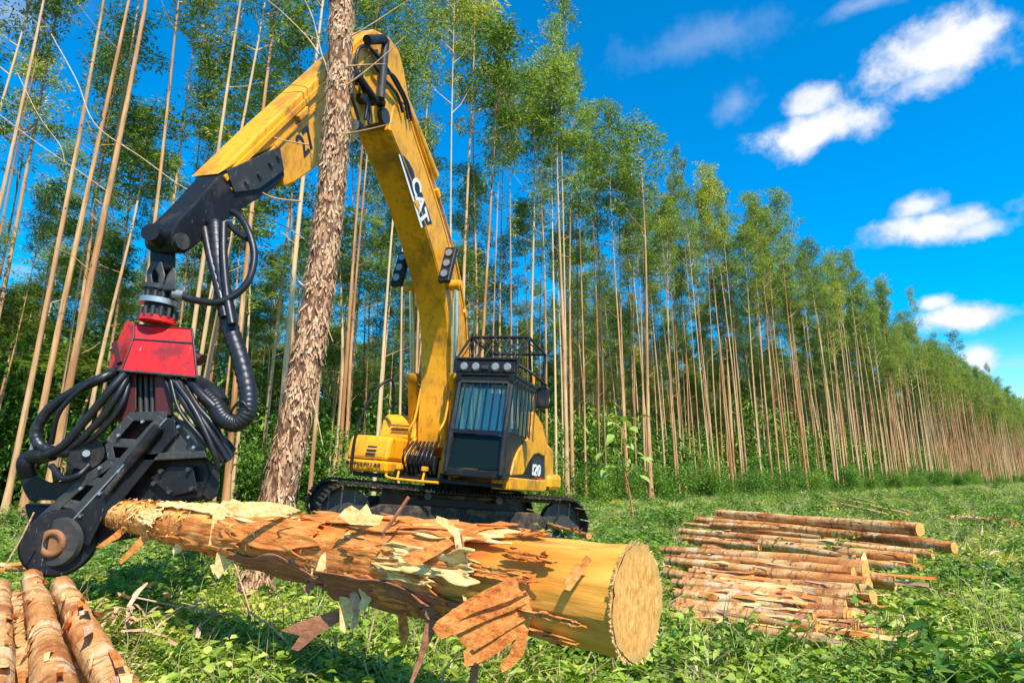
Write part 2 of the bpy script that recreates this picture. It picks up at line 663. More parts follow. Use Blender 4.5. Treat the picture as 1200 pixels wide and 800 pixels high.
seen = sorted((t for t in trees if in_view(t)), key=lambda t: (0 if t[8] == -1 else 1, math.hypot(t[0], t[1]) * (1 + .035 * max(t[8], 0))))
NEAR = seen[:300]
near_ids = set(id(t) for t in NEAR)
REST = [t for t in trees if id(t) not in near_ids and t[1] < 330]
SPECIAL = {0: 'tallest straight eucalyptus rising out of the picture behind the excavator boom lights',
           1: 'tall slim eucalyptus close on the right of the tallest one behind the excavator',
           2: 'round topped eucalyptus standing highest against the sky right of the excavator cab',
           3: 'eucalyptus with its separate small crown standing up against open sky, right of centre',
           4: 'leaning pale trunk, middle one of the three big trunks at the left edge',
           5: 'thickest of the three big leaning trunks at the left edge, behind the harvester head',
           6: 'leaning trunk nearest the left border of the photo',
           7: 'slim leaning trunk, left one of the pair above the red harvester head',
           8: 'slim leaning trunk, right one of the pair above the red harvester head',
           9: 'pale leaning trunk between the peeling front tree and the excavator boom',
           10: 'stout reddish trunk just right of the excavator cab',
           11: 'dense crowned eucalyptus jutting above the tree line under the middle right cloud'}
for i, t in enumerate(NEAR):
    root = empty('eucalyptus_tree', tree_matrix(t))
    tm, cm = VARIANTS[t[7]]
    link('trunk', tm, root)
    link('crown', cm, root)
    if t[8] == -1:
        j = [u for u in trees if u[8] == -1].index(t)
        tag(root, SPECIAL[j], 'tree', 'eucalyptus trees of the plantation')
    else:
        a = project((t[0], t[1], 1.0))[0]
        place = next(w for lim, w in ((110, 'at the left edge of the photo'), (200, 'behind the red harvester head'), (300, 'behind the big hanging hose'),
                                      (400, 'between the peeling tree and the boom'), (520, 'behind the yellow boom'), (650, 'behind the cab'), (760, 'behind the pale sapling'),
                                      (860, 'beyond the left end of the log pile'), (980, 'beyond the middle of the log pile'), (1100, 'beyond the right end of the log pile'), (99999, 'far right in the receding stand')) if a < lim)
        girth = 'stout' if t[3] > 1.2 else 'thin' if t[3] < .85 else 'slender'
        if t[8] < 1:
            depth_ = 'front row'
        elif t[8] < 4:
            depth_ = 'second to fourth row'
        else:
            depth_ = 'deep inside the stand'
        tag(root, '%s bare trunked eucalyptus, %s, %s' % (girth, depth_, place), 'tree', '%s eucalyptus trees %s, %s' % (girth, place, depth_))

pts, rots, scls, idx = [], [], [], []
for t in REST:
    m = tree_matrix(t)
    for q in (0, 1):
        pts.append((t[0], t[1], ground_z(t[0], t[1])))
        rots.append(tuple(m.to_euler()))
        scls.append((t[3], t[3], t[2]))
        idx.append(t[7] * 2 + q)
scatter('distant_trees', pts, rots, scls, idx, [m for v in VARIANTS for m in v],
        'mass of further plantation trees filling in behind the nearer trunks', 'trees')


# ------------------------------------------------------------------ plants for the ground
def round_leaves(P, D, L, Wd):
    """broad pointed leaves, folded along the midrib: seven points, six triangles each"""
    n = len(P)
    D = unit(D)
    up = np.tile([0., 0., 1.], (n, 1)) + rng.normal(0, .35, (n, 3))
    S = unit(np.cross(D, up))
    N = np.cross(S, D)
    L, Wd = L[:, None], Wd[:, None]
    q = lambda f, w, h: P + D * L * f + S * Wd * w + N * Wd * h - np.array([0, 0, 1.]) * L * f * f * .3
    V = np.stack([P, q(.28, .46, .14), q(.62, .40, .14), q(1, 0, 0), q(.62, -.40, .14), q(.28, -.46, .14), q(.48, 0, -.04)], 1).reshape(-1, 3)
    b = np.arange(n).reshape(-1, 1) * 7
    F = np.concatenate([b + [i, (i + 1) % 6, 6] for i in range(6)], 1).reshape(-1, 3)
    return V, F


def tuft(kind, seed):
    global rng
    keep = rng
    rng = np.random.default_rng(seed)
    if kind == 'grass':
        n = 44
        az = rng.uniform(0, 6.28, n)
        lean = rng.uniform(.15, 1.1, n)
        P = np.stack([rng.normal(0, .07, n), rng.normal(0, .07, n), np.full(n, -.02)], 1)
        D = unit(np.stack([np.cos(az) * lean, np.sin(az) * lean, np.ones(n)], 1))
        L = rng.uniform(.10, .30, n)
        side = unit(np.cross(D, rand_dir(n)))
        w = rng.uniform(.003, .0075, n)[:, None]
        mid = P + D * L[:, None] * .55
        tip = P + D * L[:, None] * .95 + np.stack([np.cos(az), np.sin(az), -np.ones(n)], 1) * (L * rng.uniform(.1, .5, n))[:, None]
        V = np.stack([P - side * w, P + side * w, mid - side * w * .8, mid + side * w * .8, tip], 1).reshape(-1, 3)
        b = np.arange(n).reshape(-1, 1) * 5
        F = np.concatenate([b + [0, 1, 3], b + [0, 3, 2], b + [2, 3, 4]], 1).reshape(-1, 3)
        m = M_DRY if seed % 3 == 0 else M_GRASS
    elif kind == 'bush':
        n = 1500
        c = rng.normal(0, .42, (26, 3)) * [1, 1, 1.4] + [0, 0, 1.25]
        P = c[rng.integers(0, 26, n)] + rng.normal(0, .22, (n, 3))
        P[:, 2] = np.abs(P[:, 2])
        V, F = leaf_arrays(P, rand_dir(n, -.2), rng.uniform(.10, .2, n), rng.uniform(.04, .08, n), .25)
        m = M_SHRUB
    else:
        big = kind == 'shrub'
        stems = 15 if big else 12
        Ps, Ds = [], []
        nl = 10 if big else 6
        for i in range(stems):
            a, ln = rng.uniform(0, 6.28), rng.uniform(.07, .19) * (2.2 if big else 1)
            base = np.array([rng.normal(0, .06), rng.normal(0, .06), 0])
            d = unit(np.array([[math.cos(a) * .8, math.sin(a) * .8, rng.uniform(.5, 1.3)]]))[0]
            for j in range(nl):
                f = (j + 1.3) / nl
                p = base + d * ln * f
                for q in range(2):
                    aa = a + (j * 1.57) + q * 3.14
                    Ps.append(p + rng.normal(0, .01, 3))
                    Ds.append([math.cos(aa) + d[0] * .5, math.sin(aa) + d[1] * .5, rng.uniform(-.1, .8)])
        P, D = np.array(Ps), np.array(Ds)
        n = len(P)
        s = 1.35 if big else 1.0
        if big:
            V, F = leaf_arrays(P, D, rng.uniform(.03, .07, n) * s, rng.uniform(.014, .026, n) * s, .25)
        elif seed % 2:
            V, F = leaf_arrays(P, D, rng.uniform(.03, .075, n) * s, rng.uniform(.010, .02, n) * s, .25)
        else:
            V, F = round_leaves(P, D, rng.uniform(.028, .06, n), rng.uniform(.018, .034, n))
        m = M_SHRUB if big else M_BROAD
    me = fast_mesh(kind, V, F, m)
    rng = keep
    return me


GT = [tuft('broad', s) for s in range(5)] + [tuft('grass', s) for s in range(10, 15)] + [tuft('shrub', s) for s in range(20, 24)] + [tuft('bush', s) for s in range(30, 33)]


def blocked(x, y):
    return False


def patch(n, y0, y1, spread, mix, smin, smax, powr=1.0, zoff=0.0):
    y = y0 + (y1 - y0) * rng.uniform(0, 1, n) ** powr
    x = rng.uniform(-1, 1, n) * (y * spread + 1.5)
    kinds = rng.choice(14, n, p=mix)
    s = rng.uniform(smin, smax, n)
    return x, y, kinds, s


def mixp(b, g, s):
    p = np.array([b / 5] * 5 + [g / 5] * 5 + [s / 4] * 4)
    return p / p.sum()


def lay(name, parts_, label, cat):
    xs, ys, ks, ss = [np.concatenate(c) for c in zip(*parts_)]
    keep = np.array([not blocked(x, y) for x, y in zip(xs, ys)])
    xs, ys, ks, ss = xs[keep], ys[keep], ks[keep], ss[keep]
    n = len(xs)
    z = np.array([ground_z(x, y) for x, y in zip(xs, ys)])
    rots = np.stack([rng.normal(0, .15, n), rng.normal(0, .15, n), rng.uniform(0, 6.28, n)], 1)
    scatter(name, np.stack([xs, ys, z], 1), rots, np.stack([ss, ss, ss * rng.uniform(.75, 1.2, n)], 1), ks, GT, label, cat)


def blocked(x, y):
    # the machine's tracks stand on bare ground
    if abs(x + 1.0) < 2.3 and 9.6 < y < 12.6:
        return True
    for quad in (((1.9, 11.6), (5.4, 12.4), (6.0, 7.4), (2.4, 7.4)), ((1.1, 7.8), (4.3, 7.6), (3.4, 4.9), (2.7, 4.2), (1.2, 4.2)), ((-3.6, 4.3), (-1.9, 4.3), (-1.2, 1.5), (-3.6, 1.5))):
        n, c = len(quad), False      # few plants grow up through the log piles
        for i in range(n):
            (x0, y0), (x1, y1) = quad[i], quad[(i + 1) % n]
            if (y0 > y) != (y1 > y) and x < (x1 - x0) * (y - y0) / (y1 - y0) + x0:
                c = not c
        if c:
            return rng.uniform() < .8
    return False


lay('ground_cover', [patch(9500, 3.0, 6.5, .9, mixp(.58, .415, .005), .75, 1.5),
                     patch(20000, 6, 16, .95, mixp(.28, .705, .015), .75, 1.5),
                     patch(20000, 15, 42, .95, mixp(.14, .83, .03), .9, 1.7),
                     patch(8000, 38, 150, .95, mixp(.1, .88, .02), 1.5, 3)],
    'low leafy weeds and grass growing all over the clearing', 'ground cover')

def stalks(seed):
    global rng
    keep = rng
    rng = np.random.default_rng(seed)
    mb = MB()
    for i in range(5):
        a, l_ = rng.uniform(0, 6.28), rng.uniform(.28, .62)
        b = np.array([rng.normal(0, .05), rng.normal(0, .05), 0])
        d = np.array([math.cos(a), math.sin(a), 0]) * l_ * rng.uniform(.1, .55)
        mb.tube(spline([b, b + d * .3 + [0, 0, l_ * .6], b + d + [0, 0, l_ * rng.uniform(.7, 1.0)]], 3), [.004, .004, .0035, .003, .003, .002, .001], 3, False)
    V, F = np.array([tuple(v) for v in mb.v]), np.array(mb.f)
    me = fast_mesh('stalk', V, F, M_DRY if seed % 2 else M_GRASS)
    rng = keep
    return me


n = 1500
sy = 3.4 + 16 * rng.uniform(0, 1, n) ** 1.6
sx = rng.uniform(-1, 1, n) * (sy * .9 + 1)
ok = np.array([not blocked(a, b) for a, b in zip(sx, sy)])
sx, sy = sx[ok], sy[ok]
n = len(sx)
sc_ = rng.uniform(.5, 1.05, n)
scatter('tall_stalks', np.stack([sx, sy, np.zeros(n)], 1), np.stack([rng.normal(0, .2, n), rng.normal(0, .2, n), rng.uniform(0, 6.28, n)], 1),
        np.stack([sc_] * 3, 1), rng.integers(0, 4, n), [stalks(i) for i in range(4)], 'thin dry and green stalks rising out of the low weeds', 'stalks')

# bushes at the foot of the stand and between its trunks
bx, by, bk, bs = [], [], [], []
for i in range(6000):
    s_ = random.uniform(-34, 110) if i % 3 else random.uniform(60, 320)
    t_ = random.choice((random.gauss(-.3, 1.0), random.uniform(0, 42)))
    p = E0 + EX * s_ + EN * t_
    if p.y < 9.5:
        continue
    bx.append(p.x)
    by.append(p.y)
    deep = t_ > 3.5 and p.y > 19
    bk.append(14 + random.randrange(3) if deep or (p.y > 19 and random.random() < .12) else 10 + random.randrange(4))
    bs.append(random.uniform(.8, 2.6) if deep else random.uniform(.5, .9) if bk[-1] > 13 else random.uniform(.7, 1.5))
lay('undergrowth', [(np.array(bx), np.array(by), np.array(bk), np.array(bs))], 'dark green bushes massed along the foot of the tree stand', 'bushes')
# ------------------------------------------------------------------ paints and metals
def painted(name, base, dirt=(.10, .065, .04), rough=.42, amount=.5, scratch=None, scale=2.2, metal=0.0, lo=.52, spec=.5):
    m, k, out = new_mat(name)
    tc = k.new('ShaderNodeTexCoord').outputs['Object']
    a = k.noise(tc, scale, 8, .65)
    b = k.noise(k.mapping(tc, (1, 1, .3)), scale * 9, 6, .7)
    c = k.mix(k.math('MULTIPLY', k.step(a, lo, lo + .2), amount), base, dirt)
    c = k.mix(k.math('MULTIPLY', k.step(b, lo + .04, lo + .18), amount * .7), c, dirt)
    if scratch:
        s = k.noise(k.mapping(tc, (40, 40, 6)), 1.0, 4, .8)
        c = k.mix(k.math('MULTIPLY', k.step(s, .64, .70), .8), c, scratch)
    r = k.math('ADD', k.math('MULTIPLY', b, .35), rough - .1)
    principled(k, out, c, r, metal, k.bump(b, .12, .01), spec)
    return m


M_YEL = painted('yellow_paint', (.90, .37, .006), (.20, .085, .02), .4, .7, (.52, .24, .05), 1.6, 0.0, .47)
M_BLK = painted('black_steel', (.012, .012, .014), (.10, .075, .055), .36, .4, (.20, .18, .16), 3.5, spec=.28)
M_GREY = painted('worn_grey_steel', (.05, .048, .046), (.17, .12, .085), .42, .7, (.40, .36, .32), 5.0, .3)
M_SILV = painted('bare_steel', (.48, .47, .45), (.08, .07, .06), .35, .7, None, 8.0, .8)
M_CHROME = painted('chromed_rod', (.75, .76, .78), (.2, .18, .16), .15, .2, None, 5.0, 1.0)
M_RED = painted('red_paint', (.84, .012, .010), (.07, .016, .014), .35, .7, (.42, .26, .22), 3.4, 0.0, .48)
M_DRED = painted('dark_red_paint', (.075, .008, .008), (.025, .02, .02), .5, .85, None, 5.0)
M_RUST = painted('rusty_steel', (.30, .12, .04), (.05, .03, .02), .6, .8, (.5, .3, .15), 7.0)
M_RUB = painted('black_rubber', (.010, .010, .013), (.05, .042, .035), .34, .4, None, 6.0)
M_MUD = painted('muddy_track_steel', (.03, .026, .024), (.13, .085, .055), .8, .95, (.16, .13, .11), 5.0, 0.0, .46, .2)
M_WHITE = painted('white_paint', (.78, .76, .72), (.4, .35, .3), .5, .3)
M_DECAL = painted('dark_decal', (.015, .02, .03), (.05, .05, .05), .45, .3)
M_SEAT = painted('blue_seat_fabric', (.02, .36, .66), (.02, .12, .25), .6, .3)


def m_glass(name, tint, body, fac):
    m, k, out = new_mat(name)
    b = principled(k, out, body, .06, spec=.9 if fac < .5 else .25)
    tr = k.new('ShaderNodeBsdfTransparent')
    tr.inputs[0].default_value = (*tint, 1)
    ms = k.new('ShaderNodeMixShader')
    ms.inputs[0].default_value = fac
    k.l.new(tr.outputs[0], ms.inputs[1])
    k.l.new(b.outputs[0], ms.inputs[2])
    k.l.new(ms.outputs[0], out.inputs[0])
    return m


M_GLASS = m_glass('tinted_cab_glass', (.72, .90, .95), (.05, .20, .27), .30)
M_DGLASS = m_glass('dark_cab_glass', (.16, .20, .19), (.012, .022, .02), .6)
m, k, out = new_mat('lamp_lens')
principled(k, out, (.26, .25, .23), .15, spec=.9)
M_LENS = m

# ------------------------------------------------------------------ the excavator
MW = Matrix.Translation((-.97, 11.05, .07)) @ Matrix.Rotation(math.radians(4.5), 4, 'Y') @ Matrix.Rotation(math.radians(-108), 4, 'Z')
MI = MW.inverted()
CAMP = Vector((0, 0, CAM_H))


def L(px, py, y):
    """where the sight line meets the machine's own plane y: its own (x, z)"""
    o, d = MI @ CAMP, MI.to_3x3() @ ray(px, py)
    q = o + d * ((y - o.y) / d.y)
    return (q.x, q.z)


exc = tag(empty('excavator', MW), 'yellow tracked excavator with long boom and caged black cab', 'excavator')
FX = lambda u, v, w: Vector((u, w, v))          # outline in x,z, thickness along y


def plate(name, poly, a, b, mat, bevel=.012, parent=exc):
    return MB().prism(poly, a, b, FX, bevel).build(name, mat, parent)


def text_on(name, txt, origin, read, up, size, mat, parent, depth=.004, squash=1.0, offset=0.0):
    cu = bpy.data.curves.new(name, 'FONT')
    cu.body, cu.size, cu.extrude, cu.offset = txt, 1.0, depth / size, offset
    cu.align_x, cu.align_y = 'CENTER', 'CENTER'
    tmp = bpy.data.objects.new(name, cu)
    dg = bpy.context.evaluated_depsgraph_get()
    me = bpy.data.meshes.new_from_object(tmp.evaluated_get(dg)) if tmp.name in dg.objects else tmp.to_mesh().copy()
    bpy.data.objects.remove(tmp)
    r, u = Vector(read).normalized(), Vector(up).normalized()
    u = (u - r * u.dot(r)).normalized()
    n = r.cross(u)
    M = Matrix((r * size * squash, u * size, n * size)).transposed().to_4x4()
    M.translation = origin
    me.transform(M)
    me.materials.clear()
    me.materials.append(mat)
    return link(name, me, parent)


# undercarriage, swung against the house
UT = Matrix.Translation((0, -.38, 0)) @ Matrix.Rotation(math.radians(108 + 22), 4, 'Z')


def track_path(n_total):
    hl, r = 1.80, .38                       # half length between sprockets, radius
    per = 2 * hl * 2 + 2 * math.pi * r
    out_ = []
    for i in range(n_total):
        s = per * i / n_total
        if s < 2 * hl:
            p, a = (-hl + s, r + .47), 0.0
            p = (p[0], p[1] - .035 * math.sin(math.pi * s / (2 * hl)) ** 2)
        elif s < 2 * hl + math.pi * r:
            t = (s - 2 * hl) / r
            p, a = (hl + r * math.sin(t), .47 + r * math.cos(t)), t
        elif s < 4 * hl + math.pi * r:
            q = s - 2 * hl - math.pi * r
            p, a = (hl - q, .47 - r), math.pi
        else:
            t = (s - 4 * hl - math.pi * r) / r
            p, a = (-hl - r * math.sin(t), .47 - r * math.cos(t)), math.pi + t
        out_.append((p, a))
    return out_


shoe_me = None
for side in (-1, 1):
    yc = 1.17 * side
    mb = MB()
    mb.prism([(-1.5, .30), (-1.4, .20), (1.4, .20), (1.5, .30), (1.55, .50), (1.3, .62), (-1.3, .62), (-1.55, .50)], yc - .16, yc + .16, FX, .02)
    tr = mb.build('track_frame', M_MUD, exc, UT)
    for x in np.linspace(-1.25, 1.25, 7):
        MB().cyl((x, yc - .2, .20), (x, yc + .2, .20), .10, 14).build('track_roller', M_GREY, tr)
    for x in (-.6, .6):
        MB().cyl((x, yc - .18, .78), (x, yc + .18, .78), .06, 12).build('carrier_roller', M_GREY, tr)
    for x in (-1.80, 1.80):
        wb = MB().cyl((x, yc - .07, .47), (x, yc + .07, .47), .35, 28)
        wb.cyl((x, yc - .20, .47), (x, yc + .20, .47), .14, 18)
        wb.build('drive_sprocket' if x < 0 else 'idler_wheel', M_GREY, tr)
    mbc = MB()
    for (p, a) in track_path(56):
        c, s = math.cos(a), math.sin(a)
        mbc.box((p[0] - s * .03, yc, p[1] - c * .03), (.17, .18, .05), Matrix.Rotation(a, 3, 'Y'))
    mbc.build('track_chain', M_MUD, tr)
    for (p, a) in track_path(50):
        if shoe_me is None:
            sb = MB()
            sb.prism([(-.092, .0), (.092, .0), (.092, .016), (.075, .016), (.070, .045), (.058, .045), (.052, .016), (.006, .016), (.002, .04), (-.010, .04), (-.014, .016), (-.06, .016), (-.065, .04), (-.078, .04), (-.092, .016)], -.30, .30, FX)
            so = sb.build('track_shoe', M_MUD, tr)
            shoe_me = so.data
        else:
            so = link('track_shoe', shoe_me, tr)
        so.matrix_local = Matrix.Translation((p[0], yc, p[1])) @ Matrix.Rotation(a, 4, 'Y') @ Matrix.Translation((0, 0, .02))
mb = MB()
mb.prism([(-1.0, .50), (1.0, .50), (.8, .86), (-.8, .86)], -1.1, 1.1, FX, .04)
mb.build('track_crossbeam', M_BLK, exc, UT)
rb = MB().tube([(0, 0, .82), (0, 0, 1.0)], [.62, .60], 40)
for i in range(26):
    a = i * 2 * math.pi / 26
    rb.cyl((math.cos(a) * .66, math.sin(a) * .66, .86), (math.cos(a) * .66, math.sin(a) * .66, .96), .022, 8)
rb.build('slewing_ring', M_BLK, exc)

# house
mb = MB()
mb.prism([(-1.9, 1.0), (1.55, 1.0), (1.55, 1.06), (-1.9, 1.06)], -1.3, 1.3, FX, .01)
mb.box((.3, -.55, 1.10), (2.4, .05, .10))
mb.box((.3, .25, 1.10), (2.4, .05, .10))
mb.build('deck_frame', M_BLK, exc)
rail = MB()
rail.tube(spline([(1.62, -.62, 1.16), (1.66, -.6, 1.02), (1.68, -.2, 1.0), (1.68, .3, 1.0)], 5), .022, 8)
for y in (-.42, .02):
    rail.cyl((1.66, y, 1.0), (1.62, y, 1.17), .02, 8)
    rail.box((1.62, y, 1.19), (.1, .08, .07), None, .01)
rail.build('step_rail', M_YEL, exc)
# right hand tool box, engine cover behind it
tb = MB()
tb.prism([(.5, 1.08), (1.70, 1.08), (1.72, 1.26), (.5, 1.26)], -1.36, -.60, FX, .04)
tool = tb.build('tool_box', M_YEL, exc)
MB().prism([(.5, 1.275), (1.71, 1.275), (1.66, 1.60), (1.58, 1.66), (.5, 1.66)], -1.37, -.61, FX, .05).build('lid', M_YEL, tool)
vb = MB()
for i in range(4):
    vb.box((1.715 - .02 * i, -.92, 1.36 + i * .055), (.015, .17, .03))
vb.build('vent', M_DECAL, tool)
text_on('lettering', 'CATERPILLAR', (1.728, -1.02, 1.19), (0, 1, 0), (0, 0, 1), .085, M_DRED, tool, .004, 1.25)
MB().cyl((1.735, -1.30, 1.2), (1.74, -1.30, 1.2), .03, 12).build('latch', M_BLK, tool)
hood = MB().prism([(.1, 1.67), (1.05, 1.67), (1.0, 1.96), (.9, 2.08), (.1, 2.12)], -1.20, -.50, FX, .04).build('engine_cover', M_YEL, exc)
for z in (1.80, 1.88):
    MB().box((1.06, -.80, z), (.03, .34, .018)).build('grille_slot', M_BLK, hood)
MB().tube([(.5, -.98, 2.1), (.5, -.98, 2.26)], [.07, .06], 14).build('fuel_cap', M_BLK, hood)
vm = MB()
for i in range(5):
    vm.cyl((.65, -.85 + i * .09, 2.1), (.7, -.83 + i * .09, 2.16 + .05 * (i % 2)), .04, 8)
vm.build('valve_block', M_BLK, hood)
hr = spline([(1.76, -1.20, 1.02), (1.76, -1.20, 1.7), (1.66, -1.13, 2.15), (1.5, -1.02, 2.5), (1.35, -.93, 2.62), (1.28, -.90, 2.5), (1.15, -.92, 2.1)], 8)
MB().tube(hr, .024, 10).build('handrail', M_BLK, exc)
rear = MB()
rear.prism([(-1.2, 1.07), (.1, 1.07), (.1, 2.0), (-1.2, 1.95)], -1.28, -.3, FX, .05)
rear.prism([(-1.75, 1.07), (-.9, 1.07), (-.9, 1.90), (-1.6, 1.8)], -1.25, 1.25, FX, .08)
rear.build('engine_housing', M_YEL, exc)
cw = MB().prism([(-2.05, .98), (-1.2, .98), (-1.2, 1.28), (-2.08, 1.30)], -1.33, 1.33, FX, .08)
cw.build('counterweight', M_YEL, exc)
YS = 1.36
arch = [L(599, 557, YS), L(603, 540, YS), L(608, 528, YS), L(614, 519, YS), L(621, 512, YS), L(623, 498, YS), L(624, 484, YS), L(627, 482, YS), L(636, 497, YS), L(641, 520, YS), L(642, 531, YS), L(639, 535, YS), L(632, 531, YS), L(626, 532, YS), L(620, 541, YS), L(613, 556, YS)]
side = plate('side_cover', arch, YS - .22, YS, M_YEL, .015)
sill = plate('side_sill', [L(598, 559, YS), L(640, 563, YS), L(640, 573, YS), L(637, 576, YS), L(597, 574, YS)], YS - .3, YS + .01, M_YEL, .02)
dark = plate('side_panel', [L(611, 558, YS), L(619, 540, YS), L(626, 530, YS), L(641, 533, YS), L(641, 562, YS)], YS - .2, YS - .04, M_DECAL, .005)
ax_r = Vector((L(640, 556, YS)[0] - L(616, 553, YS)[0], 0, L(640, 556, YS)[1] - L(616, 553, YS)[1]))
c_ = L(630, 551.5, YS)
text_on('lettering', '320', (c_[0], YS - .035, c_[1]), ax_r, (0, 0, 1), .27, M_WHITE, dark, .006, 1.6, .02)
ub = [L(617, 557.5, YS), L(639, 560.5, YS), L(639, 561.5, YS), L(617, 559, YS)]
MB().prism(ub, YS - .04, YS - .03, FX).build('stripe', M_RED, dark)
pl = [L(624, 484, 1.3), L(625, 440, 1.3)]
MB().tube([(pl[0][0], 1.3, pl[0][1]), (pl[1][0], 1.3, pl[1][1])], .03, 8).build('grab_post', M_YEL, exc)
MB().tube(spline([(pl[0][0] - .1, 1.3, pl[0][1] - .05), (pl[0][0] - .1, 1.32, pl[0][1] + .22), (pl[0][0] - .5, 1.3, pl[0][1] + .12), (pl[0][0] - .55, 1.3, pl[0][1] - .2)], 5), .018, 8).build('grab_rail', M_BLK, exc)

# cab
CY0, CY1 = .38, 1.34
cab = MB()
for (y, s) in ((CY0, 1), (CY1, -1)):
    cab.tube([(1.72, y + s * .04, 1.18), (1.66, y + s * .04, 1.85), (1.50, y + s * .04, 2.66)], [.05, .05, .05], 8, smooth=False)
    cab.box((.25, y + s * .04, 1.95), (.09, .08, 1.6))
    cab.box((.90, y + s * .04, 2.66), (1.36, .08, .09))
    cab.box((.95, y + s * .04, 1.80), (1.36, .05, .07))
cab.box((.85, (CY0 + CY1) / 2, 1.18), (1.75, CY1 - CY0, .12), None, .02)
cab.box((.88, (CY0 + CY1) / 2, 2.72), (1.40, CY1 - CY0 + .04, .07), None, .02)
cab.box((.21, (CY0 + CY1) / 2, 1.6), (.06, CY1 - CY0, .8))
cab.box((1.66, (CY0 + CY1) / 2, 1.80), (.07, CY1 - CY0, .06))
cab.box((1.52, (CY0 + CY1) / 2, 2.62), (.09, CY1 - CY0, .10))
cab_o = cab.build('cab_frame', M_BLK, exc)
FYZ = lambda u, v, w: Vector((1.735 - (v - 1.18) * .145 + w, u, v))     # leaning front plane
MB().prism([(CY0 + .08, 1.84), (CY1 - .08, 1.84), (CY1 - .08, 2.58), (CY0 + .08, 2.58)], -.03, -.018, FYZ).build('windscreen', M_GLASS, cab_o)
MB().prism([(CY0 + .05, 1.25), (CY1 - .05, 1.25), (CY1 - .05, 1.76), (CY0 + .05, 1.76)], -.03, -.018, FYZ).build('lower_windscreen', M_DGLASS, cab_o)
fr = MB()
for u0, v0, u1, v1 in ((CY0 + .05, 1.80, CY1 - .05, 1.83), (CY0 + .05, 2.58, CY1 - .05, 2.61), (CY0 + .05, 1.80, CY0 + .085, 2.61), (CY1 - .085, 1.80, CY1 - .05, 2.61)):
    fr.prism([(u0, v0), (u1, v0), (u1, v1), (u0, v1)], .02, .045, FYZ)
fr.build('window_guard_frame', M_GREY, cab_o)
for i in range(6):
    u = CY0 + .17 + i * .125
    MB().tube([FYZ(u, 1.82, .035), FYZ(u, 2.6, .035)], .0085, 6).build('guard_bar', M_BLK, cab_o)
sg = MB()
sg.prism([(.28, 1.24), (1.62, 1.24), (1.60, 1.76), (.28, 1.76)], CY1 - .05, CY1 - .01, FX)
sg.build('door_panel', M_BLK, cab_o)
MB().prism([(.28, 1.84), (1.56, 1.84), (1.46, 2.6), (.28, 2.6)], CY1 - .04, CY1 - .03, FX).build('side_window', M_GLASS, cab_o)
MB().prism([(.12, 1.24), (1.56, 1.24), (1.46, 2.6), (.12, 2.6)], CY0 + .03, CY0 + .04, FX).build('side_window', M_GLASS, cab_o)
for i in range(6):
    x = .38 + i * .2
    MB().tube([(x, CY1 + .02, 1.80), (x, CY1 + .02, 2.64)], .012, 6).build('guard_bar', M_BLK, cab_o)
# inside: floor console, seat
st = MB()
st.box((.6, .86, 1.55), (.5, .5, .16), None, .05)
st.box((.95, .84, 2.12), (.15, .50, .78), Matrix.Rotation(math.radians(-8), 3, 'Y'), .06)
st.build('seat', M_SEAT, cab_o)
cs = MB()
cs.box((.7, .55, 1.6), (.6, .12, .25), None, .03)
cs.box((.7, 1.17, 1.6), (.6, .12, .25), None, .03)
cs.tube([(1.2, .86, 1.25), (1.35, .86, 1.75)], .03, 8)
cs.build('console', M_BLK, cab_o)
# light bar over the windscreen
lb = MB()
lb.box((1.50, .86, 2.83), (.16, 1.0, .20), Matrix.Rotation(math.radians(-8), 3, 'Y'), .015)
lbo = lb.build('light_bar', M_BLK, exc)
for i, y in enumerate((.50, .70, .86, 1.03, 1.23)):
    if i == 2:
        MB().box((1.60, y, 2.82), (.03, .12, .07), None, .01).build('marker_lamp', M_GREY, lbo)
        continue
    MB().tube([(1.56, y, 2.83), (1.60, y, 2.83)], [.072, .078], 20).build('lamp_housing', M_GREY, lbo)
    MB().tube([(1.602, y, 2.83), (1.615, y, 2.83)], [.062, .05], 20).build('lamp_lens', M_LENS, lbo)
# falling object guard: tilted grille above the roof
gd = MB()
A, B = (1.56, 2.96), (1.05, 3.44)
for y in (.34, 1.38):
    gd.tube([(A[0], y, A[1]), (B[0], y, B[1])], .022, 6)
    gd.tube([(B[0], y, B[1]), (.0, y, 3.38)], .025, 6)
    gd.tube([(.0, y, 3.38), (.0, y, 2.74)], .03, 6)
    gd.tube([(A[0], y, A[1]), (A[0], y, 2.74)], .03, 6)
    gd.tube([(B[0], y, B[1]), (.75, y, 2.74)], .02, 6)
gd.tube([(A[0], .34, A[1]), (A[0], 1.38, A[1])], .028, 6)
gd.tube([(B[0], .34, B[1]), (B[0], 1.38, B[1])], .028, 6)
gd.tube([(.0, .34, 3.38), (.0, 1.38, 3.38)], .025, 6)
gdo = gd.build('roof_guard', M_BLK, exc)
for i in range(8):
    y = .42 + i * .125
    MB().tube([(A[0], y, A[1]), (B[0], y, B[1]), (.0, y, 3.38)], .011, 6).build('guard_bar', M_GREY if i % 2 else M_BLK, gdo)
mr = MB().tube(spline([(1.5, 1.36, 2.9), (1.45, 1.62, 2.75), (1.3, 1.80, 2.60)], 5), .022, 8)
mr.box((1.25, 1.74, 2.42), (.08, .2, .34), None, .03)
mr.build('mirror', M_BLK, exc)

# boom (front outline, then back outline), measured on its left face
Y0, Y1 = -.46, .05
BF = [(3.90, 5.66), (3.2, 5.26), (2.31, 4.58), (1.65, 3.93), (1.30, 3.3), (1.16, 2.6), (1.10, 1.95), (1.02, 1.55)]
BB = [(.72, 1.5), (.60, 1.75), (.42, 2.89), (.55, 3.49), (1.03, 4.3), (1.77, 5.03), (2.57, 5.62), (3.11, 5.97), (3.5, 6.22), (3.86, 6.10)]


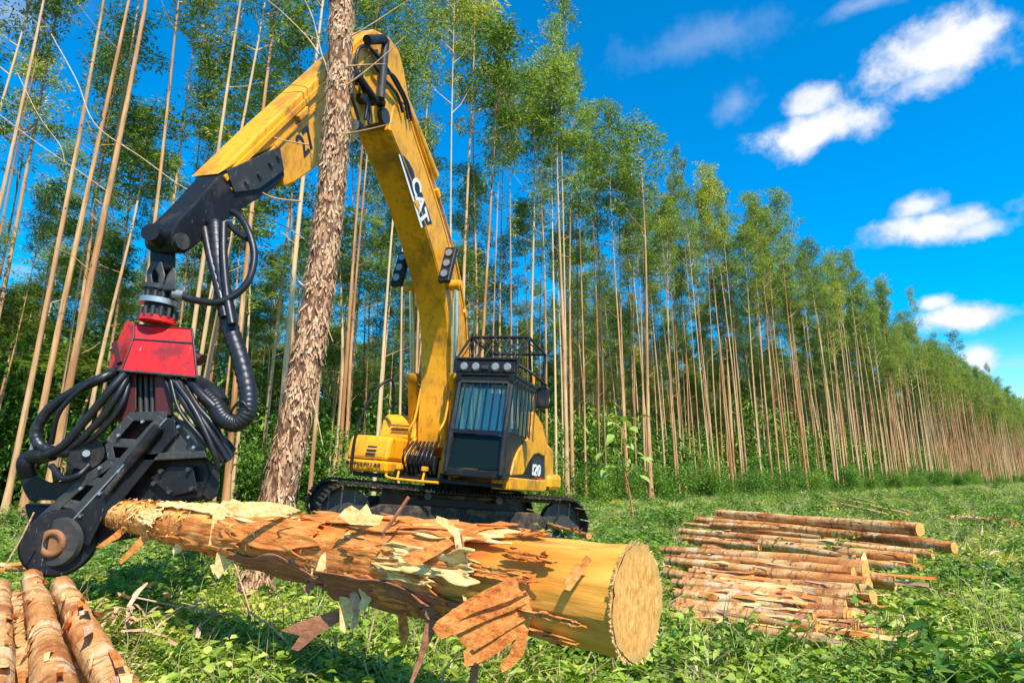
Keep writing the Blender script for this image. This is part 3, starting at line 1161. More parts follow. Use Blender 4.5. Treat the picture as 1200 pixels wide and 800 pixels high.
def smooth_poly(pts, per=3):
    return [(p.x, p.y) for p in spline([(a, b, 0) for a, b in pts], per)]


boom = MB().prism(smooth_poly(BF) + smooth_poly(BB), Y0, Y1, FX, .018).build('boom', M_YEL, exc)
# raised edge strip along the left face's front edge and weld seam
ed = MB()
fr_ = smooth_poly(BF)
for sgn, yy in ((1, Y1), (-1, Y0)):
    ed.tube([(x - .03, yy, z + .02) for x, z in fr_], .014, 6)
    ed.tube([(x + .05, yy, z - .05) for x, z in smooth_poly(BB)[:-4]], .014, 6)
ed.build('weld_seam', M_YEL, boom)
pipes = MB()
bk = smooth_poly(BB)[3:]
for j, yy in enumerate((-.32, -.2, -.08, .02)):
    pipes.tube([(x - .07 * (1 if 0 < i < len(bk) - 1 else .6), yy, z + .09) for i, (x, z) in enumerate(bk)], .022, 8)
pipes.build('hydraulic_pipe', M_YEL, boom)
for sx, sz in ((1.45, 4.85), (2.3, 5.52), (.75, 3.95)):
    MB().box((sx, .03, sz), (.14, .1, .10), Matrix.Rotation(math.radians(-40), 3, 'Y'), .01).build('pipe_clamp', M_YEL, boom)
PN = [L(467, 180, Y1), L(473, 183, Y1), L(479, 190, Y1), L(484, 200, Y1), L(487, 212, Y1), L(494, 226, Y1), L(499, 240, Y1), L(506, 262, Y1), L(500, 263.5, Y1), L(493.5, 267, Y1), L(480, 222, Y1)]
panel = MB().prism(PN, Y1 + .001, Y1 + .006, FX).build('logo_panel', M_DECAL, boom)
la, lb_ = L(487.5, 221, Y1), L(495, 251, Y1)
rd = Vector((lb_[0] - la[0], 0, lb_[1] - la[1]))
mid = ((la[0] + lb_[0]) / 2, (la[1] + lb_[1]) / 2)
text_on('lettering', 'CAT', (mid[0], Y1 + .012, mid[1]), rd, rd.cross(Vector((0, -1, 0))), .36, M_WHITE, panel, .004, 1.0, .03)
tt = [L(483.5, 236, Y1), L(488.5, 234, Y1), L(491, 249, Y1)]
MB().prism(tt, Y1 + .013, Y1 + .020, FX).build('triangle_mark', M_YEL, panel)
MB().prism([L(466.5, 181, Y1), L(468, 181, Y1), L(495, 266, Y1), L(493, 267, Y1)], Y1 + .006, Y1 + .009, FX).build('stripe', M_WHITE, panel)
# boom feet and rams
ft = MB()
for yy in (-.52, .10):
    ft.prism([(.45, 1.06), (1.25, 1.06), (1.15, 1.6), (.9, 1.78), (.62, 1.72)], yy - .03, yy + .03, FX, .01)
ft.cyl((.86, -.6, 1.58), (.86, .18, 1.58), .07, 16)
ft.build('boom_bracket', M_YEL, exc)
for side_, yy in ((-1, -.62), (1, .20)):
    top_ = Vector((1.58, yy, 4.2))
    bot = Vector((.82 if side_ < 0 else 1.0, yy, 1.5))
    dv = (top_ - bot)
    ram = MB().tube([bot, bot + dv * .42, bot + dv * .425, bot + dv * .47], [.085, .085, .105, .10], 18)
    ram.cyl(bot - Vector((0, .12, 0)), bot + Vector((0, .12, 0)), .10, 14)
    ro = ram.build('boom_cylinder', M_YEL, exc)
    MB().cyl(bot + dv * .46, top_, .048, 14).build('piston_rod', M_CHROME, ro)
    MB().cyl(top_ - Vector((0, .09, 0)), top_ + Vector((0, .09, 0)), .09, 16).build('rod_eye', M_YEL, ro)
    MB().tube(spline([bot + Vector((.10, .05, .1)), bot + Vector((.14, .06, .6)), bot + Vector((.12, .06, 1.0))], 5), .018, 8).build('oil_pipe', M_YEL, ro)
MB().cyl((1.58, -.74, 4.2), (1.58, .32, 4.2), .06, 16).build('ram_pin', M_YEL, exc)
MB().box((.95, -.62, 1.28), (.50, .30, .42), None, .03).build('cylinder_mount', M_YEL, exc)
MB().box((1.1, .20, 1.2), (.36, .24, .30), None, .03).build('cylinder_mount', M_YEL, exc)
vb = MB()
for i in range(7):
    vb.tube(spline([(1.35, -.45 + i * .08, 1.12), (1.55, -.42 + i * .08, 1.35), (1.3, -.4 + i * .07, 1.62)], 4), .022, 7)
vb.box((1.2, -.2, 1.25), (.3, .5, .3), None, .02)
vb.build('swivel_hoses', M_RUB, exc)
pp = MB()
for y0 in (.06, -.48):
    pp.tube(spline([(1.3, y0, 1.62), (1.42, y0 + .05, 1.8), (1.35, y0 + .09, 2.0), (1.28, y0 + .10, 2.5)], 5), .02, 8)
pp.build('boom_pipe', M_YEL, exc)
# work lights on both sides of the boom
for yy, pz in ((.20, 0), (-.62, -.06)):
    ctr = Vector((1.95 if yy > 0 else 2.0, yy, 4.42 + pz))
    Rm = Matrix.Rotation(math.radians(-14), 3, 'Y')
    lo = MB().box(ctr, (.09, .20, .66), Rm, .02).build('boom_light', M_BLK, exc)
    for j in (-1, 0, 1):
        c = ctr + Rm @ Vector((.045, 0, j * .20))
        MB().tube([c, c + Vector((.03, 0, 0))], [.075, .07], 18).build('lamp_ring', M_GREY, lo)
        MB().tube([c + Vector((.028, 0, 0)), c + Vector((.036, 0, 0))], [.06, .055], 18).build('lamp_lens', M_LENS, lo)

# stick
S0, S1 = -.31, .03
top_edge = [L(474, 84, S1), L(468, 60, S1), L(456, 43, S1), L(438, 34, S1), L(419, 47, S1), L(394, 71, S1), L(310, 150, S1), L(256, 204, S1)]
low_edge = [L(322, 172, S1), L(334, 219, S1), L(346, 214, S1), L(380, 190, S1), L(414, 166, S1), L(424, 150, S1), L(455, 140, S1), L(482, 132, S1)]
stick = MB().prism(top_edge + low_edge, S0, S1, FX, .02).build('stick', M_YEL, exc)
fl = MB()
r1, r2 = Vector((L(432, 44, S1)[0], 0, L(432, 44, S1)[1])), Vector((L(260, 207, S1)[0], 0, L(260, 207, S1)[1]))
dv = (r2 - r1).normalized()
nn = Vector((-dv.z, 0, dv.x))
if nn.x < 0:
    nn = -nn
for a, b, th in ((0.0, 1.0, .014),):
    q = [r1 - nn * .00, r2 - nn * .00, r2 - nn * .05, r1 - nn * .05]
    fl.prism([(v.x, v.z) for v in q], S1, S1 + .03, FX, .004)
    q = [r1 - nn * .16, r2 - nn * .12, r2 - nn * .15, r1 - nn * .19]
    fl.prism([(v.x, v.z) for v in q], S1, S1 + .02, FX, .004)
fl.build('edge_flange', M_YEL, stick)
bx_ = r1.lerp(r2, .58) - nn * .09
MB().box((bx_.x, S1 + .03, bx_.z), (.24, .06, .06), Matrix.Rotation(math.atan2(-dv.z, dv.x), 3, 'Y'), .01).build('grease_block', M_YEL, stick)
c27 = L(351, 152, S1)
up27 = nn
c27 = (c27[0] - nn.x * .15, c27[1] - nn.z * .15)
text_on('number_marking', '27', (c27[0], S1 + .004, c27[1]), -dv, up27, .32, M_DECAL, stick, .003, .95, .012)
TC = L(210, 283, S1)
blk = [L(256, 206, S1), L(226, 240, S1), L(206, 260, S1), L(200, 272, S1), L(200, 286, S1), L(205, 296, S1), L(216, 297, S1), L(226, 290, S1), L(256, 264, S1), L(288, 242, S1), L(322, 220, S1), L(333, 206, S1), L(330, 188, S1), L(322, 170, S1), L(300, 184, S1)]
ext = MB().prism(blk, S1 - .26, S1 + .012, FX, .015).build('stick_extension', M_BLK, exc)
q = [L(262, 200, S1), L(325, 172, S1), L(330, 200, S1), L(300, 222, S1), L(272, 226, S1)]
MB().prism(q, S1 + .013, S1 + .035, FX, .006).build('gusset_plate', M_GREY, ext)
for px, py in ((313, 192), (300, 205), (322, 184), (285, 214)):
    c = L(px, py, S1)
    MB().cyl((c[0], S1 + .03, c[1]), (c[0], S1 + .055, c[1]), .028, 6).build('bolt', M_GREY, ext)
MB().cyl((TC[0], S1 - .30, TC[1]), (TC[0], S1 + .04, TC[1]), .07, 20).build('tip_pin', M_GREY, ext)
# pivot, stick cylinder and hoses at the elbow
pv = L(447, 137, S1)
MB().cyl((pv[0], Y0 - .05, pv[1]), (pv[0], Y1 + .05, pv[1]), .11, 20).build('elbow_pin', M_GREY, exc)
e1, e2 = L(449, 48, .10), L(443, 116, .10)
sc = MB().tube([(e1[0], .14, e1[1]), (e2[0], .14, e2[1])], .052, 14)
sco = sc.build('bypass_cylinder', M_GREY, exc)
a_, b_ = L(430, 47, .14), L(450, 46, .14)
MB().tube([(a_[0], .14, a_[1]), (b_[0], .14, b_[1])], .06, 12).build('hose_coupling', M_BLK, sco)
a_, b_, c_ = L(404, 88, .12), L(418, 88, .12), L(440, 118, .12)
MB().tube([(a_[0], .12, a_[1]), (b_[0], .12, b_[1]), (c_[0], .12, c_[1])], [.06, .055, .045], 12).build('hose_coupling', M_BLK, sco)


def LL(px, py, y):
    a = L(px, py, y)
    return Vector((a[0], y, a[1]))


for pth in ([(418, 100), (417, 75), (420, 58), (430, 54), (442, 66), (452, 78), (462, 95), (474, 118), (478, 140)],
            [(411, 95), (413, 115), (418, 132), (422, 148)], [(425, 78), (424, 100), (430, 120), (428, 140)],
            [(437, 75), (448, 90), (458, 102), (466, 112), (472, 132)], [(432, 118), (434, 135), (433, 146)],
            [(446, 85), (460, 88), (470, 104), (478, 122), (482, 142)]):
    MB().tube(spline([LL(x, y, .09) for x, y in pth], 6), .022, 8).build('elbow_hose', M_RUB, exc)
mbb = MB()
for px, py in ((424, 116), (435, 118), (420, 148), (446, 120)):
    mbb.box(LL(px, py, .08), (.12, .10, .10), None, .02)
mbb.build('hose_junction', M_BLK, exc)
mm = MB()
for px, py in ((399, 150), (414, 146)):
    mm.cyl(LL(px, py, -.1), LL(px, py, .10), .07, 14)
mm.build('elbow_bushing', M_SILV, exc)
cyl = MB().tube([(2.0, -.21, 6.0), (3.55, -.21, 6.75)], .09, 14)
co = cyl.build('stick_cylinder', M_YEL, exc)
MB().cyl((3.5, -.21, 6.73), (4.1, -.21, 6.78), .05, 12).build('piston_rod', M_CHROME, co)

# ------------------------------------------------------------------ harvester head hanging from the stick
HY = 4.72
tipw = MW @ Vector((TC[0], S1 - .15, TC[1]))
hroot = Vector((W(160, 560, HY + .2).x, HY + .2, .45))
head = tag(empty('harvester_head', Matrix.Translation(hroot)), 'red and black tree harvester head gripping the peeled log', 'harvester head')


class HB(MB):
    """shapes given in world coordinates, stored relative to the head's base"""
    off = hroot

    def build(self, name, mat, parent=head, ob_mat=None):
        self.v = [(x - self.off.x, y - self.off.y, z - self.off.z) for x, y, z in self.v]
        return MB.build(self, name, mat, parent)

    def slab(self, outline, Y, thick, bevel=.01):
        """an outline standing across the view at distance Y, thick metres deep"""
        poly = [(W(a, b, Y).x, W(a, b, Y).z) for a, b in outline]
        return self.prism(poly, 0, thick, lambda u, v, w: Vector((u - .52 * w, Y + w * .85, v)), bevel)

    def bar(self, a, b, Y, w, d, bevel=.008):
        A_, B_ = W(*a, Y), W(*b, Y)
        n_ = Vector((-(B_ - A_).z, 0, (B_ - A_).x)).normalized() * w / 2
        return self.prism([((A_ + n_).x, (A_ + n_).z), ((B_ + n_).x, (B_ + n_).z), ((B_ - n_).x, (B_ - n_).z), ((A_ - n_).x, (A_ - n_).z)], 0, d, lambda u, v, w_: Vector((u - .52 * w_, Y + w_ * .85, v)), bevel)


def hose(pts, Y, r, mat=None, ridges=0, name='hose', n=10, per=8):
    P = [W(p[0], p[1], Y + (p[2] if len(p) > 2 else 0)) for p in pts]
    return HB().tube(spline(P, per), r, n, True, True, ridges).build(name, mat or M_RUB)


# link from stick to rotator
lk = HB()
lk.slab([(176, 290), (184, 275), (196, 276), (206, 290), (206, 312), (198, 318), (176, 314)], HY, .16, .03)
lk.cyl(tipw - Vector((.0, .22, 0)), tipw + Vector((0, .1, 0)), .075, 18)
lko = lk.build('hanger_link', M_BLK)
fk = HB()
for a in ([(173, 340), (172, 318), (178, 305), (190, 306), (194, 322), (190, 338), (184, 340), (186, 322), (181, 314), (178, 322), (181, 340)],
          [(190, 340), (196, 322), (203, 312), (207, 318), (206, 340)]):
    fk.slab(a, HY - .05, .10, .012)
fk.slab([(176, 306), (200, 306), (205, 338), (173, 338)], HY + .06, .12, .02)
fk.build('rotator_fork', M_GREY)
rc = W(188, 350, HY + .08)


def ring(y0, y1, r, mat, name, n=30, r2=None):
    a_, b_ = W(188, y0, HY + .08), W(187, y1, HY + .08)
    return HB().tube([Vector((rc.x, rc.y, a_.z)), Vector((rc.x - .004, rc.y, b_.z))], [r, r2 or r], n).build(name, mat)


ring(337, 342, .145, M_GREY, 'rotator_flange')
ring(342, 352, .125, M_BLK, 'rotator_body')
ring(352, 358, .150, M_SILV, 'rotator_flange')
ring(358, 374, .110, M_BLK, 'rotator_body', r2=.12)
ring(372, 378, .14, M_RED, 'rotator_base')
bo = HB()
for i in range(14):
    a = i * 2 * math.pi / 14
    for (y0, y1) in ((342, 352), (360, 371)):
        p = Vector((rc.x + math.cos(a) * .132, rc.y + math.sin(a) * .132, 0))
        bo.cyl((p.x, p.y, W(188, y0, HY).z), (p.x, p.y, W(188, y1, HY).z), .017, 6)
bo.build('rotator_bolts', M_GREY)['kind'] = 'stuff'
# red housing: three levels, the upper band leaning back
lv = [((148, 375), (157, 380), (225, 385), (216, 379), .05, .5), ((138, 397), (156, 397), (227, 402), (220, 396), .0, .56), ((126, 432), (142, 434), (231, 442), (222, 436), -.03, .62)]
vs = []
for l_, fa, fb, r_, y0, y1 in lv:
    vs += [W(*fa, HY + y0), W(*fb, HY + y0 + .04), W(fb[0], fb[1], HY + y0 + .04) + Vector((-.36, .46, 0)), W(*l_, HY + y0 + .28)]
hb = bmesh.new()
bv = [hb.verts.new(v) for v in vs]
for l_ in range(2):
    for i in range(4):
        j = (i + 1) % 4
        hb.faces.new((bv[l_ * 4 + i], bv[l_ * 4 + j], bv[l_ * 4 + 4 + j], bv[l_ * 4 + 4 + i]))
hb.faces.new(bv[:4])
hb.faces.new(bv[8:12][::-1])
bmesh.ops.recalc_face_normals(hb, faces=hb.faces)
bmesh.ops.bevel(hb, geom=list(hb.edges), offset=.012, segments=2, affect='EDGES')
x = HB()
x.bm(hb)
hsg = x.build('housing', M_RED)
x = HB()
e = [vs[8], vs[9], vs[10], vs[11]]
for i in range(4):
    x.tube([e[i], e[(i + 1) % 4]], .012, 6)
x.tube([vs[0], vs[4], vs[8]], .008, 6)
x.tube([vs[1], vs[5], vs[9]], .008, 6)
x.tube([vs[4], vs[5]], .008, 6)
x.tube([vs[0], vs[1]], .007, 6)
x.build('weld_edge', M_GREY, hsg)
HB().bar((134, 400), (140, 425), HY - .01, .05, .10).build('side_lug', M_DRED, hsg)
x = HB()
x.tube([W(230, 420, HY + .2), W(236, 422, HY + .2)], [.05, .05], 12)
x.build('side_lug', M_DRED, hsg)
# neck under the housing
HB().slab([(143, 434), (160, 436), (160, 480), (152, 492), (134, 492)], HY + .05, .10).build('neck_plate', M_DRED)
HB().slab([(181, 440), (200, 441), (204, 487), (182, 487)], HY + .05, .10).build('neck_plate', M_DRED)
HB().slab([(158, 436), (184, 438), (184, 488), (158, 488)], HY + .16, .22).build('neck_core', M_BLK)
x = HB()
for a in (164, 171, 178):
    x.tube([W(a, 440, HY + .12), W(a + 1, 486, HY + .12)], .018, 8)
x.build('tilt_cylinder', M_GREY)
# the long slotted leg with its round boss
mx = HB()
mx.slab([(157, 488), (203, 486), (206, 492), (198, 500), (166, 545), (150, 572), (116, 606), (60, 640), (36, 640), (34, 622), (64, 590), (104, 556), (128, 542), (130, 528), (126, 520)], HY + .14, .10)
leg = mx.build('tilt_leg', M_GREY)
HB().slab([(195, 488), (206, 492), (206, 510), (168, 556), (150, 578), (118, 612), (104, 640), (62, 634), (66, 628), (126, 566)], HY - .02, .17, .012).build('leg_side_plate', M_BLK, leg)
for a, b, w_ in (((153, 489), (127, 519), .075), ((127, 519), (131, 540), .06), ((131, 541), (100, 562), .07), ((102, 560), (34, 622), .075), ((190, 489), (62, 630), .075)):
    HB().bar(a, b, HY - .01, w_, .15).build('leg_rail', M_GREY, leg)
for a, b in (((150, 488), (196, 487)), ((128, 518), (162, 520)), ((130, 541), (144, 542)), ((98, 562), (122, 566)), ((70, 588), (98, 594)), ((46, 610), (74, 618))):
    HB().bar(a, b, HY - .005, .07, .14).build('leg_crossbar', M_GREY, leg)
HB().bar((164, 506), (110, 566), HY + .115, .11, .02).build('inner_plate', M_DRED, leg)
HB().bar((195, 490), (63, 633), HY - .026, .012, .02, .003).build('leg_edge', M_SILV, leg)
bc = W(70, 635, HY)
boss = HB().tube([(bc.x + .03, HY - .05, bc.z), (bc.x + .02, HY - .03, bc.z), (bc.x - .11, HY + .18, bc.z)], [.225, .245, .235], 40).build('pivot_boss', M_BLK, leg)
bc2 = W(74, 634, HY)
HB().tube([(bc2.x, HY - .075, bc2.z), (bc2.x, HY - .04, bc2.z)], [.165, .18], 32).build('boss_cap', M_GREY, leg)
x = HB()
for i in range(24):
    a0, a1 = i * math.pi / 12, (i + 1) * math.pi / 12
    ri, ro_ = .055, .10
    x.add([(bc.x + math.cos(t) * r, y, bc.z + math.sin(t) * r) for t in (a0, a1) for r in (ri, ro_) for y in (HY - .095, HY - .07)],
          [(0, 2, 6, 4), (0, 4, 5, 1), (2, 3, 7, 6)], True)
x.build('bearing_ring', M_RUST, leg)
HB().tube([(bc.x, HY - .078, bc.z), (bc.x, HY - .074, bc.z)], .055, 20).build('bearing_core', M_RUST, leg)
HB().tube([W(40, 632, HY - .03), W(40, 632, HY - .06)], .05, 14).build('slot_cap', M_BLK, leg)
# body to the right of the leg, above the log
body = HB()
body.slab([(203, 486), (222, 497), (241, 522), (243, 530), (236, 534), (166, 538), (196, 498)], HY + .02, .14, .012)
bdo = body.build('body_frame', M_GREY)
HB().slab([(160, 536), (238, 532), (252, 545), (256, 560), (246, 584), (205, 592), (150, 592), (148, 566)], HY + .12, .42, .03).build('feed_box', M_BLK, bdo)
HB().slab([(168, 531), (240, 528), (243, 536), (168, 540)], HY - .02, .2, .008).build('body_flange', M_GREY, bdo)
HB().slab([(176, 560), (200, 545), (226, 545), (232, 575), (200, 582)], HY + .05, .1, .01).build('cover_plate', M_BLK, bdo)
x = HB()
for i, (px, py) in enumerate(((190, 552), (222, 550), (226, 572), (200, 576), (182, 566))):
    c = W(px, py, HY + .04)
    x.cyl(c, c - Vector((0, .03, 0)), .018, 6)
x.build('bolts', M_GREY, bdo)
HB().slab([(236, 532), (258, 548), (256, 580), (245, 588), (236, 580), (246, 556)], HY + .1, .35, .015).build('delimb_knife', M_BLK, bdo)
HB().slab([(120, 576), (150, 560), (160, 566), (150, 590), (146, 612), (152, 628), (138, 632), (112, 622), (106, 600)], HY + .25, .3, .03).build('delimb_knife', M_BLK, bdo)
rl = HB()
rc0, rc1 = W(128, 610, HY + .1), W(150, 600, HY + .55)
rl.tube([rc0, rc1], .17, 26)
for i in range(20):
    a = i * math.pi / 10
    d_ = (rc1 - rc0).normalized()
    s_ = d_.cross(Vector((0, 0, 1))).normalized()
    u_ = s_.cross(d_)
    o_ = (s_ * math.cos(a) + u_ * math.sin(a)) * .175
    rl.box((rc0 + rc1) / 2 + o_, (.03, .4, .03))
rl.build('feed_roller', M_BLK)
# the left side: roller disc, wedge knife, elbow fitting
x = HB().tube([W(101, 531, HY + .10), W(101, 531, HY + .02)], [.13, .12], 26)
x.tube([W(88, 533, HY + .14), W(122, 526, HY + .14)], .055, 10)
dsk = x.build('side_roller', M_BLK)
HB().tube([W(101, 531, HY + .02), W(101, 531, HY - .01)], .026, 14).build('roller_nut', M_SILV, dsk)
HB().slab([(20, 552), (26, 551), (58, 565), (96, 561), (102, 566), (84, 586), (34, 586), (28, 576)], HY + .18, .08, .008).build('wedge_knife', M_BLK)
HB().slab([(28, 590), (72, 592), (66, 612), (34, 614)], HY + .3, .3, .02).build('lower_guard', M_BLK)
x = HB()
x.slab([(76, 545), (100, 548), (128, 532), (140, 500), (150, 500), (150, 560), (84, 566)], HY + .24, .3, .02)
x.build('motor_block', M_BLK)
x = HB().tube(spline([W(62, 531, HY), W(44, 534, HY), (W(33, 537, HY)), W(30, 544, HY), W(32, 556, HY + .05)], 5), [.06] * 21, 12)
x.build('elbow_fitting', M_BLK)
HB().tube([W(42, 512, HY), W(37, 530, HY)], .02, 8).build('steel_pipe', M_SILV)
HB().bar((96, 520), (118, 508), HY + .05, .03, .03).build('steel_pipe', M_SILV)
HB().slab([(116, 500), (124, 492), (129, 498), (120, 506)], HY + .08, .05, .008).build('red_bracket', M_RED)
HB().slab([(60, 552), (70, 546), (72, 562), (62, 566)], HY + .1, .06, .008).build('lug', M_BLK)
hose([(136, 436, .1), (120, 443), (92, 456), (62, 476), (46, 496), (42, 512), (50, 524), (66, 529), (84, 530)], HY - .02, .040, ridges=5)
hose([(146, 438, .05), (130, 456), (112, 478), (92, 502), (74, 522), (56, 532)], HY - .06, .032)
hose([(150, 440, .05), (138, 462), (122, 486), (102, 508), (86, 522), (70, 530)], HY - .03, .028)
hose([(152, 445, .05), (144, 470), (130, 492), (110, 512), (96, 520)], HY, .022)
for i, (a, b, c, d) in enumerate((((208, 444), (222, 470), (246, 505), (268, 540)), ((214, 446), (232, 476), (252, 500), (272, 536)), ((202, 444), (214, 468), (236, 500), (262, 540)), ((222, 446), (236, 462), (256, 482), (266, 500)), ((192, 442), (204, 468), (215, 486), (240, 520)))):
    hose([a + (.06,), b, c, d + (.08,)], HY - .02 + .03 * (i % 2), (.026, .022, .028, .036, .014)[i])
hose([(226, 448, .25), (240, 455, .2), (250, 462, .15), (258, 474, .1)], HY, .075)
for a, b, c, d, r_ in (((128, 440), (100, 452), (70, 482), (60, 520), .018), ((206, 448), (228, 480), (248, 522), (256, 548), .020),
                     ((200, 446), (210, 480), (232, 508), (250, 530), .014), ((60, 545), (74, 560), (92, 556), (104, 545), .022)):
    hose([a + (.04,), b, c, d + (.06,)], HY - .06, r_)
lgb = HB()
for px, py in ((140, 510), (118, 548), (96, 572), (70, 598), (52, 618), (168, 494), (184, 500), (160, 530), (140, 552), (118, 578), (96, 604), (210, 500), (222, 512), (228, 524)):
    c = W(px, py, HY - .02)
    lgb.cyl(c, c - Vector((0, .02, 0)), .013, 6)
lgb.build('leg_bolts', M_SILV)['kind'] = 'stuff'
HB().tube([W(186, 500, HY - .06), W(150, 545, HY - .06)], .04, 14).build('tilt_ram', M_BLK)
HB().tube([W(150, 545, HY - .06), W(124, 577, HY - .06)], .022, 12).build('tilt_rod', M_GREY)
fit_ = HB().tube(spline([W(232, 500, HY + .12), W(246, 515, HY + .12), W(262, 520, HY + .12), W(270, 530, HY + .12)], 4), .05, 10)
fit_.build('hose_block', M_BLK)
# big corrugated hose from the stick to the head
hose([(252, 262, .2), (255, 300, .15), (262, 345, .1), (270, 385, .08), (283, 425, .05), (291, 462, .02), (289, 485, 0), (277, 496, 0), (262, 490, 0), (252, 474, .05), (240, 462, .1)], HY, .066, ridges=3, name='corrugated_hose', n=16, per=14)
hose([(240, 268, .2), (246, 300, .15), (258, 345, .1), (264, 372, .05)], HY - .04, .036)
hose([(262, 262, .2), (262, 300, .12), (266, 345, .08), (272, 380, .04)], HY - .05, .034)
hose([(272, 248, .2), (283, 256, .15), (293, 276, .1), (298, 300, .08), (293, 325, .05), (279, 343, .03), (256, 354, 0), (230, 352, 0), (208, 345, .0)], HY, .030)
hose([(268, 262, .2), (278, 272, .15), (290, 280, .1)], HY, .028)
hose([(282, 496, 0), (290, 480, -.06), (282, 470, -.07), (272, 480, -.05), (268, 492, 0)], HY, .010)
HB().tube([W(204, 344, HY), W(216, 346, HY)], .04, 10).build('hose_end', M_SILV)
# ------------------------------------------------------------------ wood and bark
def m_wood(name, kind):
    m, k, out = new_mat(name)
    tc = k.new('ShaderNodeTexCoord').outputs['Object']
    oi = k.new('ShaderNodeObjectInfo').outputs['Random']
    st = k.noise(k.mapping(tc, (1.6, 22, 22)), 1.0, 6, .65)        # grain along local x
    bl = k.noise(k.mapping(tc, (1.1, 4, 4)), 1.3, 5, .6)
    if kind == 'harvest':
        sx = k.new('ShaderNodeSeparateXYZ')
        k.l.new(tc, sx.inputs[0])
        base = k.ramp(bl, [(.30, (.42, .10, .02)), (.42, (.60, .17, .025)), (.52, (.76, .29, .05)), (.62, (.86, .46, .11)), (.75, (.90, .62, .24))])
        smooth_ = k.ramp(bl, [(.34, (.58, .15, .015)), (.5, (.78, .28, .03)), (.66, (.90, .44, .075))])
        edge = k.math('ADD', sx.outputs[0], k.math('MULTIPLY', bl, .9))
        c = k.mix(k.step(edge, LLEN - .62 + .42, LLEN - .56 + .42), base, smooth_)
        rings = k.noise(k.mapping(tc, (30, 5, 5)), 1.0, 5, .7)
        ticks = k.math('MULTIPLY', k.step(rings, .55, .66), k.step(sx.outputs[0], 1.9, 1.2))
        c = k.mix(k.math('MULTIPLY', ticks, .8), c, (.30, .10, .03))
        c = k.mix(k.math('MULTIPLY', k.step(st, .52, .66), .6), c, (.50, .18, .04))
        c = k.mix(k.math('MULTIPLY', k.step(k.noise(k.mapping(tc, (2.5, 30, 30), (3, 1, 7)), 1.0, 6, .7), .58, .66), .8), c, (.26, .09, .03))
        nrm = k.bump(k.math('ADD', st, k.math('MULTIPLY', ticks, 1.0)), .5, .012)
        principled(k, out, c, .6, normal=nrm, spec=.25)
        return m
    if kind == 'pile':
        base = k.ramp(k.math('ADD', bl, k.math('MULTIPLY', k.math('SUBTRACT', oi, .5), .16)), [(.28, (.18, .06, .025)), (.4, (.46, .15, .04)), (.5, (.66, .29, .085)), (.6, (.78, .46, .19)), (.72, (.42, .14, .04))])
        rings = k.noise(k.mapping(tc, (24, 6, 6)), 1.0, 6, .75)
        c = k.mix(k.math('MULTIPLY', k.step(rings, .52, .62), .85), base, (.17, .06, .02))
        pale = k.step(k.noise(tc, 4.0, 5, .6), .56, .62)
        c = k.mix(k.math('MULTIPLY', pale, .6), c, (.84, .62, .36))
        principled(k, out, c, .75, normal=k.bump(k.math('ADD', rings, st), .8, .02), spec=.2)
        return m
    if kind == 'end':
        r = k.vmath('LENGTH', k.mapping(tc, (0, 1, 1)))
        ring_ = k.math('SINE', k.math('ADD', k.math('MULTIPLY', r, 420), k.math('MULTIPLY', bl, 16)))
        fuzz = k.noise(k.mapping(tc, (20, 70, 26)), 1.0, 7, .8)
        spot = k.noise(tc, 9.0, 4, .6)
        c = k.ramp(fuzz, [(.34, (.46, .16, .025)), (.5, (.74, .35, .085)), (.66, (.90, .55, .20))])
        c = k.mix(k.math('MULTIPLY', k.step(spot, .58, .72), .5), c, (.74, .42, .14))
        c = k.mix(k.math('MULTIPLY', k.step(ring_, .2, 1), .06), c, (.6, .32, .10))
        ang = k.vmath('NORMALIZE', k.mapping(tc, (0, 1, 1)))
        rad = k.noise(k.vmath('ADD', k.vmath('SCALE', ang, scale=5.0), k.mapping(tc, (3, 3, 3))), 1.6, 4, .7)
        c = k.mix(k.math('MULTIPLY', k.step(rad, .60, .68), .6), c, (.46, .22, .07))
        c = k.mix(k.math('MULTIPLY', k.step(k.math('ADD', r, k.math('MULTIPLY', spot, .03)), .032, .018), .8), c, (.42, .18, .06))
        c = k.mix(k.step(r, .150, .168), c, (.62, .34, .10))
        principled(k, out, c, .8, normal=k.bump(fuzz, .7, .006), spec=.15)
        return m
    cols = {'bark_orange': [(.38, (.34, .08, .015)), (.47, (.66, .19, .035)), (.56, (.76, .30, .07)), (.66, (.84, .44, .14))],
            'bark_cream': [(.38, (.72, .34, .08)), (.5, (.88, .56, .20)), (.64, (.94, .76, .42))],
            'bark_brown': [(.3, (.20, .07, .035)), (.5, (.36, .14, .07)), (.7, (.52, .25, .14))],
            'bark_tan': [(.36, (.38, .18, .09)), (.5, (.62, .36, .19)), (.62, (.80, .56, .36))]}[kind]
    g = k.noise(k.mapping(tc, (.12, 1, 1)), 46, 7, .75)
    c = k.ramp(k.math('ADD', k.math('MULTIPLY', g, .75), k.math('MULTIPLY', k.noise(tc, 6, 4), .25)), cols)
    principled(k, out, c, .7, normal=k.bump(g, .8, .008), spec=.25)
    return m


def frame_along(p0, p1):
    d = (Vector(p1) - Vector(p0)).normalized()
    up = Vector((0, 0, 1))
    y = up.cross(d).normalized()
    z = d.cross(y)
    M = Matrix((d, y, z)).transposed().to_4x4()
    M.translation = p0
    return M, (Vector(p1) - Vector(p0)).length


P0, P1 = W(128, 600, 4.95), W(747, 705, 2.12)
LM, LLEN = frame_along(P0, P1)
M_LOG = m_wood('peeled_wood', 'harvest')
M_PILE = m_wood('pile_bark', 'pile')
M_END = m_wood('sawn_end', 'end')
M_BO, M_BC, M_BB, M_BT = [m_wood(n, n) for n in ('bark_orange', 'bark_cream', 'bark_brown', 'bark_tan')]


